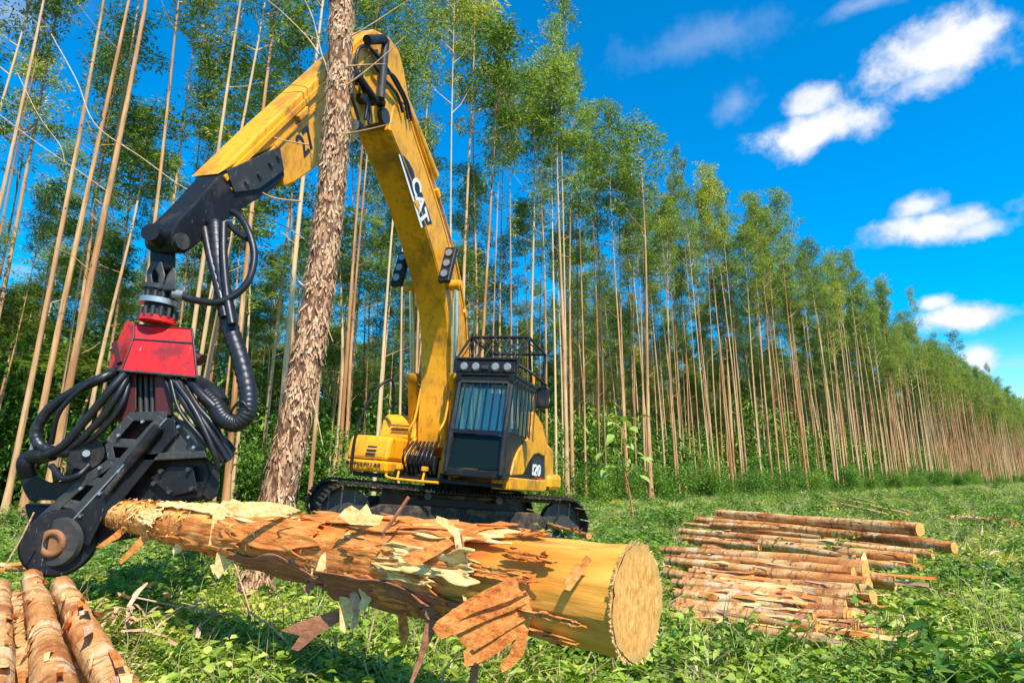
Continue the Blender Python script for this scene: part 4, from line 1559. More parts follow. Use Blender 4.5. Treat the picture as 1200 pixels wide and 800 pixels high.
def log_mesh(name, length, r0, r1, seed, mat, nu=40, nv=18, amp=.03, bend=.0):
    vs, fs = [], []
    for i in range(nu + 1):
        s = i / nu
        x = s * length
        for j in range(nv):
            t = 2 * math.pi * j / nv
            c, sn = math.cos(t), math.sin(t)
            r = (r0 + (r1 - r0) * s)
            n1 = noise.noise((x * .9 + seed * 7, c * .8, sn * .8))
            n2 = noise.noise((x * 5 + seed * 3, c * 3, sn * 3))
            n3 = noise.noise((x * 2.2 + seed, c * 9, sn * 9))
            r *= 1 + amp * (n1 * 2.2 + n2 * 1.3 + n3 * .8)
            vs.append((x, c * r, sn * r + bend * math.sin(math.pi * s)))
    for i in range(nu):
        for j in range(nv):
            j2 = (j + 1) % nv
            fs.append((i * nv + j, i * nv + j2, (i + 1) * nv + j2, (i + 1) * nv + j))
    me = fast_mesh(name, vs, np.array(fs)[:, ::-1], mat, True)
    return me, vs[:nv], vs[-nv:]


def end_cap(name, ring_, x, r, mat, parent, out_dir=1, depth=.004):
    n = len(ring_)
    vs, fs = [], []
    R_ = 7
    for q in range(R_):
        f = 1 - q / R_
        for j in range(n):
            p = ring_[j]
            vs.append((x + out_dir * (.003 + depth * noise.noise((p[1] * 30 * f, p[2] * 30 * f, q))), p[1] * f * .999, p[2] * f * .999))
    vs.append((x + out_dir * .004, 0, 0))
    for q in range(R_ - 1):
        for j in range(n):
            j2 = (j + 1) % n
            fs.append((q * n + j, q * n + j2, (q + 1) * n + j2, (q + 1) * n + j))
    for j in range(n):
        fs.append(((R_ - 1) * n + j, (R_ - 1) * n + (j + 1) % n, len(vs) - 1))
    me = bpy.data.meshes.new(name)
    me.from_pydata(vs, [], fs if out_dir < 0 else [f[::-1] for f in fs])
    me.materials.append(mat)
    me.polygons.foreach_set('use_smooth', [True] * len(me.polygons))
    o = link(name, me, parent)
    return o


# ------------------------------------------------------------------ the peeled log in the head
me, ra, rb_ = log_mesh('peeled_log', LLEN, .105, .180, 1, M_LOG, 230, 72, .03)
plog = link('peeled_log', me)
plog.matrix_world = LM
tag(plog, 'freshly felled log with torn hanging bark, held across the foreground by the harvester head', 'log')
end_cap('cut_face', rb_, LLEN, .180, M_END, plog, 1, .006)
end_cap('cut_face', ra, 0, .105, M_END, plog, -1)
fz = MB()
for i in range(420):
    t = random.uniform(0, 2 * math.pi)
    r = .18 * random.uniform(.97, 1.03)
    a = Vector((LLEN - .002, math.cos(t) * r, math.sin(t) * r))
    l_ = random.uniform(.003, .009) * random.choice((1, 1, 1, 1, 2.2))
    d = Vector((random.uniform(.1, .8), math.cos(t), math.sin(t))).normalized() * l_
    s = Vector((0, -math.sin(t), math.cos(t))) * random.uniform(.002, .008)
    fz.add([a - s, a + s, a + d, a + Vector((-.01, 0, 0))], [(0, 1, 2), (1, 3, 2), (3, 0, 2)])
f_o = fz.build('torn_splinters', M_BC, plog)
f_o['kind'] = 'stuff'
# shredded fibres standing off the thin end
fz = MB()
for i in range(900):
    x = random.uniform(.1, 2.5) if random.random() < .8 else random.uniform(2.3, 3.4)
    t = random.uniform(0, 2 * math.pi)
    r = .105 + .075 * x / LLEN
    a = Vector((x, math.cos(t) * r, math.sin(t) * r))
    ang = random.gauss(0, .7)
    tang = Vector((math.cos(ang), -math.sin(t) * math.sin(ang), math.cos(t) * math.sin(ang)))
    nr = Vector((0, math.cos(t), math.sin(t)))
    l_ = random.uniform(.02, .085)
    w_ = random.uniform(.004, .014)
    s = tang.cross(nr) * w_
    b = a + tang * l_ * .6 + nr * random.uniform(.002, .018)
    c = a + tang * l_ + nr * random.uniform(-.004, .03)
    fz.add([a - s, a + s, b + s * .8, b - s * .8, c], [(0, 1, 2, 3), (3, 2, 4)])
f_o = fz.build('shredded_fibres', M_BC, plog)
f_o['kind'] = 'stuff'


def log_r(x):
    return .105 + .075 * x / LLEN


def wrap_patch(x0, x1, t0, t1, seed, mat, lift=.01, curl=.03, nu=30, nv=22):
    """a ragged piece of bark still lying on the log, its edges lifting"""
    r_ = random.Random(seed)
    vs, fs = [], []
    for i in range(nu + 1):
        for j in range(nv + 1):
            u, v = i / nu, j / nv
            e0 = (noise.noise((v * 4, seed, 0)) * .22 + noise.noise((v * 17, seed, 1)) * .045)
            e1 = (noise.noise((v * 4, seed, 5)) * .22 + noise.noise((v * 17, seed, 6)) * .045)
            x = (x0 + e0) * (1 - u) + (x1 + e1) * u
            f0 = noise.noise((u * 2.5, seed, 9)) * .35 * (t1 - t0)
            t = (t0 + f0) * (1 - v) + (t1 - f0 * .6) * v
            edge = max(abs(v - .5) * 2, 0) ** 3
            endl = max(abs(u - .5) * 2, 0) ** 4
            r = log_r(x) * 1.035 + lift + curl * (edge * max(0, .6 + noise.noise((u * 3, seed, 2))) + endl * .5) + .006 * noise.noise((u * 5, v * 14, seed))
            vs.append((x, math.cos(t) * r, math.sin(t) * r))
    for i in range(nu):
        for j in range(nv):
            a = i * (nv + 1) + j
            fs.append((a, a + nv + 1, a + nv + 2, a + 1))
    bm = bmesh.new()
    bv = [bm.verts.new(v) for v in vs]
    for f in fs:
        bm.faces.new([bv[i] for i in f])
    bmesh.ops.recalc_face_normals(bm, faces=bm.faces)
    thicken(bm, .006)
    mb = MB()
    mb.bm(bm, True)
    return mb.build('bark_strip', mat, plog)


rr = random.Random(3)
# t: angle round the log; local +y points away from camera side, top is +z
for i, (x0, x1, t0, t1, mt) in enumerate((
        (LLEN - .42, LLEN - .26, 2.4, 2.55, M_BO), (LLEN - .55, LLEN - .30, 2.75, 2.95, M_BO), (LLEN - .36, LLEN - .12, 3.35, 3.45, M_BO), (LLEN - .60, LLEN - .2, 3.75, 3.95, M_BO), (LLEN - .5, LLEN - .34, 1.7, 1.9, M_BO),
        (LLEN - 1.35, LLEN - .62, 1.5, 2.3, M_BO), (LLEN - 1.25, LLEN - .7, 2.2, 2.9, M_BO), (LLEN - 1.3, LLEN - .85, 2.8, 3.5, M_BO), (LLEN - 1.15, LLEN - .6, 3.5, 4.3, M_BB), (LLEN - 1.5, LLEN - .75, 1.0, 1.6, M_BO), (LLEN - 1.0, LLEN - .55, 2.6, 3.1, M_BC), (LLEN - .95, LLEN - .5, 1.9, 2.3, M_BC),
        (1.05, 1.5, 1.2, 2.2, M_BC), (1.5, 2.1, 1.3, 2.3, M_BC), (1.9, 2.6, 1.6, 2.4, M_BC), (2.1, 3.0, 2.2, 3.2, M_BO), (1.6, 2.3, 2.7, 3.7, M_BO),
        (2.8, 3.75, 1.2, 2.2, M_BO), (2.7, 3.5, 2.6, 3.6, M_BO), (2.2, 3.0, 3.5, 4.4, M_BB), (3.1, 3.8, 3.4, 4.3, M_BB), (3.3, 3.95, 2.1, 2.9, M_BO),
        (.9, 1.2, 2.4, 3.2, M_BC), (3.3, 4.0, 1.3, 1.9, M_BO), (1.3, 2.0, 3.6, 4.3, M_BO), (3.55, 3.85, 2.9, 3.3, M_BC), (3.45, 3.9, 3.3, 4.2, M_BO))):
    wrap_patch(x0, x1, t0, t1, 20 + i, mt, .001 + .0035 * (i % 3), (.010 + .010 * rr.random()) * (2.4 if i % 5 == 0 else 1))


def sheet(outline, Y, mat, depth=.03, seed=1, thick=.007, tilt=0.0, parent=plog, name='bark_strip', cuts=3):
    """a torn sheet of bark: outline as seen, hanging at distance Y, buckled in depth"""
    P = [W(a, b, Y) for a, b in outline]
    bm = bmesh.new()
    f = bm.faces.new([bm.verts.new(p) for p in P])
    bmesh.ops.triangulate(bm, faces=[f])
    for _ in range(cuts):
        long_ = [e for e in bm.edges if e.calc_length() > .035]
        if not long_:
            break
        bmesh.ops.subdivide_edges(bm, edges=long_, cuts=1)
        bmesh.ops.triangulate(bm, faces=[f for f in bm.faces if len(f.verts) > 3])
    c = sum(P, Vector()) / len(P)
    for v in bm.verts:
        p = v.co
        s_ = (noise.noise((p.x * 7 + seed, p.z * 7, seed)) * 1.4 + noise.noise((p.x * 22 + seed, p.z * 22, 3)) * .35)
        v.co = p + Vector((0, 1, 0)) * (depth * s_ + tilt * (p.z - c.z))
    bmesh.ops.recalc_face_normals(bm, faces=bm.faces)
    thicken(bm, thick * .6)
    bm.transform(parent.matrix_world.inverted() if parent == plog else Matrix.Identity(4))
    mb = MB()
    mb.bm(bm, False)
    return mb.build(name, mat, parent)


def yat(px):
    """distance of the log's near side under that picture column"""
    u = (px - 600) / 700
    best = None
    for i in range(400):
        q = P0.lerp(P1, i / 399)
        e = abs(project(q)[0] - px)
        if best is None or e < best[0]:
            best = (e, q.y, i / 399 * LLEN)
    return best[1] - log_r(best[2]) * 1.12


plog_inv = None
bpy.context.view_layer.update()
big = sheet([(623, 672), (600, 676), (570, 690), (548, 702), (532, 718), (512, 727), (507, 735), (516, 748), (535, 743), (556, 736), (578, 736), (592, 735), (580, 745),
             (560, 754), (543, 762), (545, 780), (562, 777), (582, 764), (600, 751), (606, 757), (590, 772), (586, 778), (588, 787), (600, 781), (614, 766), (618, 745), (624, 712)], yat(618) - .02, M_BO, .007, 4, .007, .0)
big['label'] = 'broad hand-shaped flap of orange bark hanging from the log'
STRIPS = [
    ([(532, 628), (542, 628), (550, 668), (556, 700), (543, 704), (538, 668)], 0.0, M_BC), ([(376, 652), (392, 636), (402, 638), (396, 652), (380, 672), (370, 678), (371, 666)], .0, M_BC),
    ([(268, 626), (278, 622), (280, 640), (270, 660), (256, 678), (250, 670), (254, 648)], .0, M_BC), ([(246, 662), (266, 655), (268, 664), (253, 679)], -.02, M_BC),
    ([(150, 612), (158, 612), (140, 630), (118, 642), (112, 641), (130, 628)], .06, M_BO), ([(174, 618), (184, 616), (166, 640), (142, 661), (140, 658), (156, 638)], .05, M_BO),
    ([(214, 622), (222, 622), (212, 646), (203, 650), (202, 645)], .05, M_BC), ([(398, 698), (410, 700), (414, 716), (404, 742), (398, 736), (400, 716)], .0, M_BC),
    ([(330, 738), (350, 728), (382, 718), (404, 716), (400, 726), (372, 744), (350, 762), (341, 760), (352, 744)], .12, M_BB), ([(333, 737), (372, 722), (398, 712), (396, 718), (366, 730), (336, 741)], .2, M_BO),
    ([(355, 690), (368, 676), (376, 668), (374, 680), (362, 696)], .02, M_BB), ([(250, 600), (262, 586), (272, 588), (268, 610), (256, 632), (244, 640), (252, 618)], -.01, M_BC),
    ([(397, 604), (404, 596), (412, 592), (422, 598), (430, 590), (436, 602), (450, 604), (444, 616), (410, 614)], .10, M_BC),
    ([(262, 592), (272, 584), (284, 588), (300, 592), (318, 588), (340, 592), (352, 598), (330, 604), (290, 606), (268, 602)], .12, M_BC),
    ([(500, 724), (514, 726), (508, 744), (500, 760), (492, 782), (484, 800), (478, 806), (484, 786), (494, 760)], .02, M_BB),
    ([(554, 770), (562, 768), (560, 790), (556, 806), (548, 806)], .03, M_BB), ([(474, 694), (482, 690), (486, 706), (492, 724), (486, 726), (478, 712)], .0, M_BO),
    ([(494, 714), (510, 700), (520, 706), (514, 718), (502, 726)], .03, M_BB), ([(512, 604), (524, 608), (536, 620), (546, 634), (538, 634), (524, 620), (510, 610)], .0, M_BC),
    ([(662, 682), (672, 664), (688, 650), (694, 656), (680, 676), (668, 692), (662, 690)], -.01, M_BO), ([(438, 664), (448, 640), (460, 632), (470, 636), (456, 656), (446, 674)], .0, M_BO),
    ([(466, 720), (476, 716), (480, 742), (474, 760), (468, 744)], .05, M_BO), ([(472, 656), (500, 640), (530, 628), (540, 632), (512, 650), (486, 664)], -.01, M_BO),
    ([(420, 690), (430, 684), (436, 700), (428, 716), (420, 712), (424, 700)], .0, M_BC), ([(410, 696), (418, 690), (424, 706), (418, 732), (410, 740), (414, 718)], .02, M_BT),
]
for i, (ol, dy, mt) in enumerate(STRIPS):
    cx = max(a for a, b in ol)
    sheet(ol, yat(cx) + dy * .5, mt, .008, 10 + i, .005)
for i, (ol, mt) in enumerate((([(528, 740), (560, 724), (600, 708), (620, 700), (602, 714), (562, 730), (532, 744)], M_BO), ([(552, 758), (580, 738), (612, 722), (618, 724), (590, 742), (556, 762)], M_BO),
                           ([(540, 722), (570, 706), (604, 694), (622, 690), (600, 702), (566, 714)], M_BO), ([(556, 774), (584, 756), (604, 742), (606, 746), (588, 762), (560, 777)], M_BO))):
    sheet(ol, yat(618) - .036, mt, .004, 60 + i, .004)
tw = MB()
for a, b, c, r in (((478, 583), (462, 606), (448, 624), .006), ((445, 640), (455, 618), (479, 582), .008), ((560, 690), (548, 660), (540, 626), .004)):
    y_ = yat(a[0]) - .03
    tw.tube(spline([LM.inverted() @ W(p[0], p[1], y_) for p in (a, b, c)], 5), r, 6)
tw.build('broken_twig', M_BB, plog)

# ------------------------------------------------------------------ the standing tree in front
TB, TT = W(296, 712, 5.5), W(401, 0, 5.5)
ax = (TT - TB)
TLEN = ax.length
t_root = tag(empty('peeling_tree', Matrix.Translation((TB.x, TB.y, 0))), 'single near tree with shaggy peeling brown bark, standing in front of the excavator boom', 'tree')


def near_trunk():
    global TPATH
    nu, nv = 520, 72
    total_ = TLEN * 2.1
    n_ = (TLEN * 1.25)
    vs = np.zeros(((nu + 1) * nv, 3))
    off = Vector((TB.x, TB.y, 0))
    TPATH = []
    for i in range(nu + 1):
        s = i / nu * n_ - .3
        f = s / TLEN
        c = TB + ax * f - off + Vector((.19 * max(0.0, math.sin(math.pi * min(max(f, 0), 1.0))), 0, 0))
        r = .146 - .030 * f + .012 * math.exp(-max(s, 0) * 2.6)
        TPATH.append((c, r))
        for j in range(nv):
            t = 2 * math.pi * j / nv
            a, b = math.cos(t), math.sin(t)
            q = abs(noise.noise((a * 3.2, b * 3.2, s * 3.0)))
            w_ = noise.noise((a * 7, b * 7, s * 5 + 9))
            h = noise.noise((a * 15, b * 15, s * 11))
            big_ = noise.noise((a * 1.1, b * 1.1, s * .8 + 4))
            rr_ = r * (1 + .07 * q * 1.6 + .05 * (1 if w_ > .05 else 0) * w_ * 6 * .3 + .035 * h + .05 * big_)
            vs[i * nv + j] = (c.x + a * rr_, c.y + b * rr_, c.z + .01 * h)
    F = [(i * nv + j, i * nv + (j + 1) % nv, (i + 1) * nv + (j + 1) % nv, (i + 1) * nv + j) for i in range(nu) for j in range(nv)]
    return fast_mesh('trunk', vs, F, None, True)


def m_near_bark():
    m, k, out = new_mat('shaggy_bark')
    tc = k.new('ShaderNodeTexCoord').outputs['Object']
    a = k.noise(k.mapping(tc, (9, 9, 3.2)), 1.0, 7, .68, .6)
    b = k.voro(k.mapping(tc, (30, 30, 9)), 1.0, 'F1')
    fine_ = k.noise(k.mapping(tc, (60, 60, 16)), 1.0, 5, .7)
    c = k.ramp(a, [(.34, (.10, .04, .02)), (.44, (.32, .14, .07)), (.54, (.54, .28, .14)), (.66, (.72, .46, .27)), (.78, (.42, .20, .10))])
    c = k.mix(k.math('MULTIPLY', k.step(b, .38, .56), .8), c, (.10, .045, .025))
    c = k.mix(k.math('MULTIPLY', k.step(fine_, .54, .66), .5), c, (.84, .64, .45))
    h = k.math('ADD', k.math('MULTIPLY', a, 1.0), k.math('ADD', k.math('MULTIPLY', fine_, .35), k.math('MULTIPLY', b, -.5)))
    principled(k, out, c, .85, normal=k.bump(h, .9, .03), spec=.15)
    return m


M_NB = m_near_bark()
me = near_trunk()
me.materials.append(M_NB)
link('trunk', me, t_root)
fk = MB()
for i in range(4200):
    u = random.random()
    c, r = TPATH[int(u * (len(TPATH) - 1))]
    if noise.noise((u * 26, i % 7 * .1, 3)) < -.05 and random.random() < .85:
        continue
    t = random.uniform(math.pi * .95, math.pi * 2.05) if random.random() < .85 else random.uniform(0, 6.28)
    nr = Vector((math.cos(t), math.sin(t), 0))
    tg = Vector((-math.sin(t), math.cos(t), 0))
    p = c + nr * r * 1.03
    l_, w_ = random.uniform(.03, .05) * random.choice((1, 1, 1.6, 2.8)), random.uniform(.005, .022)
    up = (Vector((ax.x, ax.y, ax.z)).normalized() + tg * random.gauss(0, .25)).normalized()
    sd = up.cross(nr).normalized()
    o1, o2 = random.uniform(.0, .012), random.uniform(.004, .035)
    if random.random() < .5:
        o1, o2 = o2, o1
    a, b = p - up * l_ / 2 + nr * o1, p + up * l_ / 2 + nr * o2
    m_ = (a + b) / 2 + nr * random.uniform(.0, .008)
    fk.add([a - sd * w_ * .5, a + sd * w_ * .4, m_ + sd * w_ * .6, m_ - sd * w_ * .55, b + sd * w_ * .3, b - sd * w_ * .35], [(0, 1, 2, 3), (3, 2, 4, 5)], True)
fo = fk.build('bark_flakes', M_BT, t_root)
fo['kind'] = 'stuff'
tk = [((404, 46), (430, 32), (482, -2)), ((374, 64), (360, 44), (330, 14), (296, -14)), ((388, 116), (384, 84), (376, 60), (366, 20), (352, -10)), ((398, 106), (434, 79), (476, 42)),
      ((398, 158), (430, 152), (462, 144)), ((404, 78), (430, 76), (452, 75)), ((362, 170), (330, 164), (310, 156)), ((352, 236), (322, 232), (300, 222)), ((346, 440), (366, 470), (378, 520)),
      ((350, 330), (370, 350), (390, 400))]
for pth in tk:
    P = [W(a, b, 5.42) - Vector((TB.x, TB.y, 0)) for a, b in pth]
    MB().tube(spline(P, 6), list(np.linspace(.010, .004, (len(P) - 1) * 6 + 1)), 6).build('twig', M_BT, t_root)
top_c = TPATH[-1][0]
up_ = MB().tube([top_c, top_c + ax * 1.0 + Vector((.1, 0, 0)), top_c + ax * 2.3], [.10, .07, .03], 14)
up_.build('upper_trunk', M_NB, t_root)
cr = link('crown', VARIANTS[1][1], t_root)
cr.matrix_local = Matrix.Translation(top_c + ax * 2.3 - Vector((0, 0, 19.5)))

# long bare vines slung between the trees at the left
for lab, pth, Y in (('upper bare vine looping across the left trees toward the stick', [(-30, 112), (40, 165), (90, 199), (128, 226)], 8.0),
                    ('long bare vine crossing behind the black end of the stick', [(60, 40), (90, 95), (112, 146), (165, 184), (225, 225), (300, 251), (345, 272), (380, 300)], 6.2),
                    ('short bare vine hanging left of the harvester hoses', [(20, 85), (45, 135), (70, 170), (76, 190)], 9.0)):
    P = [W(a, b, Y) for a, b in pth]
    o = MB().tube(spline(P, 8), .006, 6).build('vine', M_BT)
    tag(o, lab, 'vine')


# ------------------------------------------------------------------ piles of cut logs
def Wz(px, py, z):
    d = ray(px, py)
    return Vector((0, 0, CAM_H)) + d * ((z - CAM_H) / d.z)


def lay_log(a, b, za, zb, r0, r1, seed, label, group, nv=14, nu=26, mat=None):
    A, B = Wz(a[0], a[1], za), Wz(b[0], b[1], zb)
    M, ln = frame_along(A, B)
    me, e0, e1 = log_mesh('cut_log', ln, r0, r1, seed, mat or M_PILE, nu, nv, .075, random.uniform(-.02, .02))
    o = link('cut_log', me)
    o.matrix_world = M
    tag(o, label, 'log', group)
    end_cap('cut_end', e1, ln, r1, M_END, o, 1)
    end_cap('cut_end', e0, 0, r0, M_END, o, -1)
    nb = 14 if seed < 39 else 5
    for q in range(nb):       # torn bark curls left on it
        x = random.uniform(.1, .9) * ln
        t = random.uniform(.2, 2.9)
        r = (r0 + (r1 - r0) * x / ln) * 1.03
        l_, w_ = random.uniform(.12, .45), random.uniform(.015, .04)
        mb = MB()
        pts = []
        for i in range(6):
            f = i / 5
            xx = x + l_ * f
            lift = .03 * f * f * random.uniform(.3, 1.5)
            for sg in (-1, 1):
                tt_ = t + sg * w_ / r / 2 * (1 - .4 * f) + .4 * f
                pts.append(Vector((xx, math.cos(tt_) * (r + lift), math.sin(tt_) * (r + lift))))
        mb.add(pts, [(2 * i, 2 * i + 1, 2 * i + 3, 2 * i + 2) for i in range(5)], True)
        mb.build('bark_curl', (M_BC, M_BO, M_BT)[q % 3], o)
    return o


LG = 'cut logs piled at the lower left corner'
lay_log((72, 686), (158, 850), .46, .44, 0.060, 0.062, 31, 'rightmost log of the lower left pile, under the round boss', LG, 28, 60)
lay_log((38, 676), (72, 860), .46, .45, 0.058, 0.062, 32, 'middle log of the lower left pile, pale streaked bark', LG, 28, 60)
lay_log((0, 690), (-14, 880), .44, .42, 0.058, 0.062, 33, 'log at the left border of the lower left pile', LG, 28, 60)
lay_log((-60, 690), (-110, 880), .42, .40, 0.058, 0.062, 34, 'log cut off by the left border, outermost of its pile', LG, 20, 40)
lay_log((58, 704), (108, 880), .27, .25, 0.058, 0.059, 35, 'lower log in the gap beneath the two right logs of the left pile', LG, 20, 40)
lay_log((20, 700), (22, 880), .27, .25, 0.058, 0.059, 36, 'lower log in the gap beneath the two left logs of the left pile', LG, 20, 40)
lay_log((-50, 668), (46, 664), .40, .44, 0.034, 0.037, 37, 'thin log lying crosswise behind the far ends of the left pile', LG, 16, 30)
lay_log((80, 720), (150, 900), .10, .08, 0.055, 0.056, 38, 'bottom log of the left pile, half hidden in weeds', LG, 16, 30)

RG, RF = 'cut logs in the back half of the right pile', 'cut logs in the front half of the right pile'
lay_log((841, 601), (1078, 620), 0.58, 0.56, 0.059, 0.080, 41, 'topmost straight log of the right pile, farthest back', RG)
lay_log((815, 608), (1118, 641), 0.46, 0.40, 0.051, 0.065, 42, 'longest log of the right pile, its end reaching farthest right', RG)
lay_log((837, 606), (1030, 618), 0.44, 0.46, 0.037, 0.046, 43, 'thin log tucked just below the topmost log of the right pile', RG)
lay_log((797, 622), (1092, 649), 0.38, 0.34, 0.044, 0.053, 44, 'pale log just below the longest log of the right pile', RG)
lay_log((795, 630), (890, 641), 0.34, 0.34, 0.033, 0.038, 45, 'short thin log at the left end of the right pile', RG)
lay_log((890, 636), (1072, 656), 0.34, 0.30, 0.051, 0.068, 46, 'dark mottled log with a square splinter at its right end', RG)
lay_log((945, 650), (1079, 667), 0.26, 0.22, 0.044, 0.053, 47, 'lowest log of the back half of the right pile', RG)
lay_log((833, 614), (1098, 636), 0.42, 0.40, 0.041, 0.050, 48, 'reddish log between the topmost and the longest log', RG)
lay_log((860, 612), (1062, 630), 0.30, 0.30, 0.044, 0.046, 49, 'hidden log filling the back half of the right pile', RG)
lay_log((776, 644), (1014, 668), 0.42, 0.44, 0.037, 0.072, 50, 'orange tapering log on top of the front half, ending at the tall splinter', RF)
lay_log((782, 656), (1018, 686), 0.37, 0.37, 0.041, 0.065, 51, 'second log down in the front half of the right pile', RF)
lay_log((802, 663), (1022, 700), 0.28, 0.28, 0.044, 0.061, 52, 'dark bottom log below the orange ones of the front half', RF)
lay_log((780, 670), (890, 694), 0.30, 0.26, 0.041, 0.046, 53, 'short grey brown log beside the cut face of the big log', RF)
lay_log((860, 680), (1026, 715), 0.24, 0.22, 0.037, 0.050, 54, 'split orange log low in the front half of the right pile', RF)
lay_log((915, 716), (1033, 746), 0.20, 0.22, 0.033, 0.046, 55, 'pale log sunk in the weeds in front of the right pile', RF)
lay_log((1002, 754), (1058, 772), 0.17, 0.17, 0.026, 0.034, 56, 'short stub of a log lying nearest the lower right', RF)
lay_log((960, 676), (1048, 684), 0.28, 0.30, 0.037, 0.046, 57, 'pale short log poking out right of the tall splinter', RF)
lay_log((782, 690), (945, 718), 0.20, 0.18, 0.037, 0.046, 58, 'low log half buried in weeds right of the big cut face', RF)
lay_log((905, 640), (1000, 656), 0.40, 0.40, 0.037, 0.042, 59, 'short reddish log lying where the two halves of the pile meet', RF)
lay_log((622, 606), (690, 628), 0.40, 0.44, 0.033, 0.038, 60, 'short orange log lying just behind the big peeled log', RF)
lay_log((806, 634), (1010, 655), .26, .26, 0.040, 0.046, 61, 'mottled log between the two halves of the right pile, left part', RG)
lay_log((824, 640), (968, 652), .22, .22, 0.033, 0.036, 62, 'thin red log showing in the gap left of the dark splinter', RG)
lay_log((800, 652), (1000, 672), .40, .42, 0.036, 0.053, 63, 'bright orange log lying on top beside the tapering one', RF)
lay_log((842, 690), (1020, 716), .22, .20, 0.033, 0.046, 64, 'torn pale log under the right end of the front half', RF)
lay_log((880, 704), (1008, 724), .18, .16, 0.030, 0.036, 65, 'frayed thin log lowest in the front half', RF)
for i in range(22):
    f = i / 21
    x0, y0 = 788 + random.uniform(-6, 60), 648 + f * 78 + random.uniform(-3, 3)
    lay_log((x0, y0), (x0 + random.uniform(150, 215), y0 + random.uniform(16, 30)), .36 - .16 * f, .36 - .12 * f, .035, random.uniform(.035, .06), 100 + i,
            'thin orange log tangled in the bottom of the front half of the right pile', 'thin orange logs at the bottom of the right pile')
for i in range(9):
    f = i / 8
    x0, y0 = 812 + random.uniform(-10, 50), 614 + f * 26 + random.uniform(-2, 2)
    lay_log((x0, y0), (x0 + random.uniform(160, 230), y0 + random.uniform(14, 24)), .38 - .26 * f, .36 - .26 * f, .035, random.uniform(.035, .055), 120 + i,
            'thin tan log lying between the longer logs in the back of the right pile', 'thin tan logs inside the back stack of the right pile')
PG = 'thin pale poles in the far heap'
for i, (a, b, lab) in enumerate((((976, 582), (1063, 602), 'uppermost pale pole of the far heap beyond the right pile'), ((972, 588), (1040, 603), 'second pale pole of the far heap beyond the right pile'),
                                 ((986, 580), (1066, 599), 'rearmost pale pole of the far heap beyond the right pile'), ((968, 592), (1030, 606), 'lowest pale pole of the far heap beyond the right pile'),
                                 ((1066, 600), (1082, 603), 'short stub beside the right end of the far heap'))):
    lay_log(a, b, .42 - .05 * i, .36 - .05 * i, .03, .035, 70 + i, lab, PG, 8, 12, M_BC)
PG = 'small offcuts at the far right'
for i, (a, b, lab) in enumerate((((1112, 606), (1135, 605), 'left one of the offcuts lying far right in the grass'), ((1128, 607), (1152, 610), 'middle one of the offcuts lying far right in the grass'),
                                 ((1164, 606), (1178, 608), 'dark offcut near the right border'), ((1176, 611), (1190, 614), 'pale offcut nearest the right border'), ((1140, 607), (1166, 613), 'pale flat offcut between the others at far right'))):
    lay_log(a, b, .25, .24, .05, .06, 80 + i, lab, PG, 8, 10, M_BC if i % 2 else M_PILE)
# upright splinters on the log ends
for lab, ol, za in (('tall pale splinter standing at the end of the orange log', [(1008, 654), (1012, 645), (1016, 655), (1017, 664), (1012, 680), (1009, 678)], 6.15),
                    ('pale splinter below the tall one in the right pile', [(995, 690), (998, 680), (1002, 686), (1001, 702), (995, 702)], 5.3),
                    ('square pale splinter at the right end of the mottled log', [(1066, 650), (1071, 648), (1072, 658), (1067, 659)], 7.7),
                    ('pale splinter hanging from the topmost right log', [(1071, 614), (1078, 613), (1079, 627), (1076, 630), (1072, 628)], 11.0),
                    ('dark splinter standing up in the middle of the right pile', [(984, 634), (988, 632), (992, 654), (988, 655)], 7.6)):
    o = tag(empty('splinter', Matrix.Identity(4)), None)
    bpy.data.objects.remove(o)
    s_ = sheet(ol, za, M_BB if 'dark' in lab else M_BC, .01, 3, .02, parent=None, name='splinter', cuts=1)
    tag(s_, lab, 'splinter')

# bark litter on the ground round the piles
ch = MB()
def litter(cx, cy, sx, sy, n, zmax, big_=1.0):
    for i in range(n):
        x, y = random.gauss(cx, sx), random.gauss(cy, sy)
        z = random.uniform(.02, zmax)
        a, l_, w_ = random.uniform(0, 6.28), random.uniform(.05, .26) * big_, random.uniform(.004, .014) * big_
        d = Vector((math.cos(a), math.sin(a), random.gauss(0, .25))).normalized()
        s = Vector((-d.y, d.x, random.gauss(0, .4))).normalized() * w_
        p = Vector((x, y, z))
        q, r = p + d * l_ * .5 + Vector((0, 0, .02)), p + d * l_
        ch.add([p - s, p + s, q + s * 1.1, q - s * 1.1, r + s * .5, r - s * .6], [(0, 1, 2, 3), (3, 2, 4, 5)], True)
for c in ((-2.7, 3.9, .4, .4, 260, .42), (-1.9, 3.2, .4, .6, 40, .12), (2.6, 6.3, .9, .8, 420, .22), (4.2, 8.6, 1.4, .9, 360, .3), (.5, 5.5, 3, 2, 300, .15), (-1.6, 4.6, 1.0, .7, 140, .2), (8, 13, 3, 2, 160, .3), (3.0, 4.8, 1, .5, 120, .15)):
    litter(*c)
o = ch.build('bark_litter', M_BT)
tag(o, 'torn bark scraps littering the weeds round the log piles', 'bark litter', kind='stuff')
st = MB()
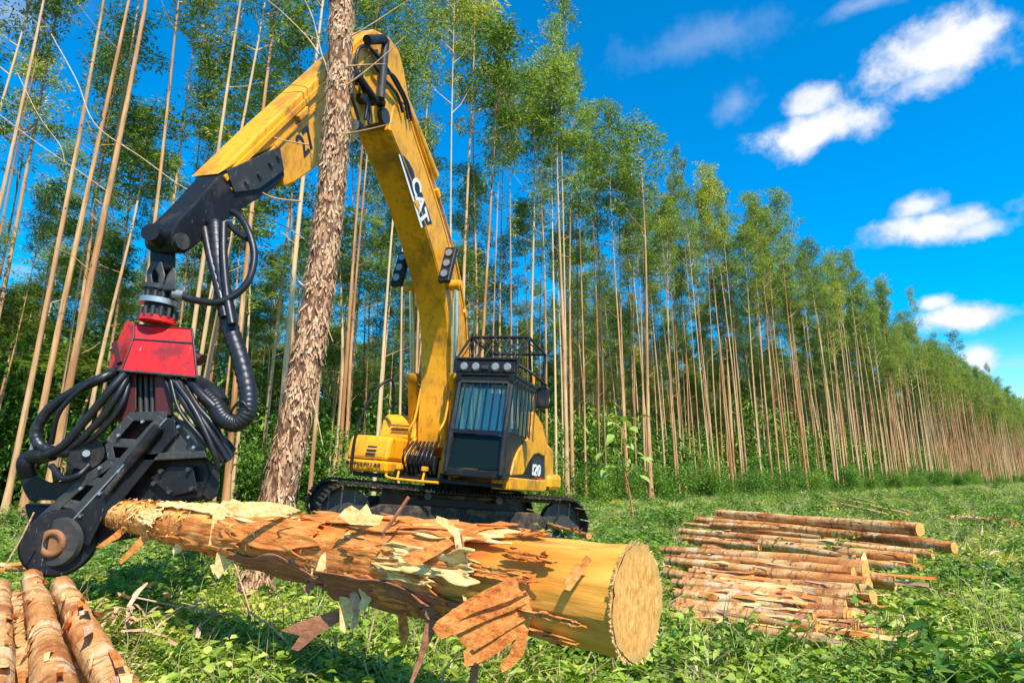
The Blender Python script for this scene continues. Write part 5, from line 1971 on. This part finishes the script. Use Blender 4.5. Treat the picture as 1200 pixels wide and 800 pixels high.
for a, b, c in (((290, 715), (330, 745), (368, 800)), ((268, 640), (288, 700), (300, 740)), ((444, 700), (430, 760), (418, 812)), ((395, 740), (390, 780), (384, 810)), ((640, 790), (655, 770), (672, 745)), ((1000, 790), (1040, 760), (1075, 740)), ((700, 790), (690, 760), (684, 740)), ((330, 800), (346, 770), (372, 742)), ((40, 600), (24, 632), (8, 660)), ((160, 700), (220, 712), (290, 722))):
    y_ = 3.6 if b[1] > 740 else 4.4
    st.tube(spline([W(p[0], p[1], y_) for p in (a, b, c)], 5), .006, 5)
tag(st.build('fallen_twigs', M_BT), 'thin dry sticks and stalks poking out of the weeds', 'twigs', kind='stuff')

# ------------------------------------------------------------------ young broad-leaved plant before the stand
sp = W(741, 578, 17.0)
sap = tag(empty('sapling', Matrix.Translation((sp.x, sp.y, 0))), 'young sapling with large pale drooping leaves in front of the trunks right of the excavator', 'sapling')
sm = MB().tube(spline([(0, 0, 0), (-.08, 0, .8), (-.25, 0, 1.7), (-.2, 0, 2.6)], 5), list(np.linspace(.03, .01, 16)), 7)
for i in range(6):
    a = i * 1.9
    z0 = 1.2 + i * .26
    sm.tube([(-.2, 0, z0), (-.2 + math.cos(a) * .35, math.sin(a) * .3, z0 + .3)], [.012, .006], 5)
sm.build('stem', M_TRUNK, sap)
ls = random.Random(4)
for i in range(36):
    h = ls.uniform(.0, 1.0)
    a = ls.uniform(0, 6.28)
    c = Vector((-.25 + math.cos(a) * ls.uniform(.1, .75), math.sin(a) * ls.uniform(.1, .5), 1.15 + h * 1.75))
    d = Vector((math.cos(a), math.sin(a), ls.uniform(-1.1, .2))).normalized()
    n_ = Vector((ls.gauss(0, .4), ls.gauss(-.4, .4), 1)).normalized()
    s = d.cross(n_).normalized()
    l_, w_ = ls.uniform(.24, .4), ls.uniform(.07, .11)
    u = s.cross(d) * .02
    pts_ = [c, c + d * l_ * .3 + s * w_ + u, c + d * l_ * .65 + s * w_ * .85 + u, c + d * l_ - Vector((0, 0, .06)), c + d * l_ * .65 - s * w_ * .85 + u, c + d * l_ * .3 - s * w_ + u, c + d * l_ * .3, c + d * l_ * .65]
    MB().add(pts_, [(0, 1, 6), (1, 2, 7, 6), (2, 3, 7), (0, 6, 5), (6, 7, 4, 5), (7, 3, 4)], True).build('leaf', M_SAP if False else M_GRASS, sap)
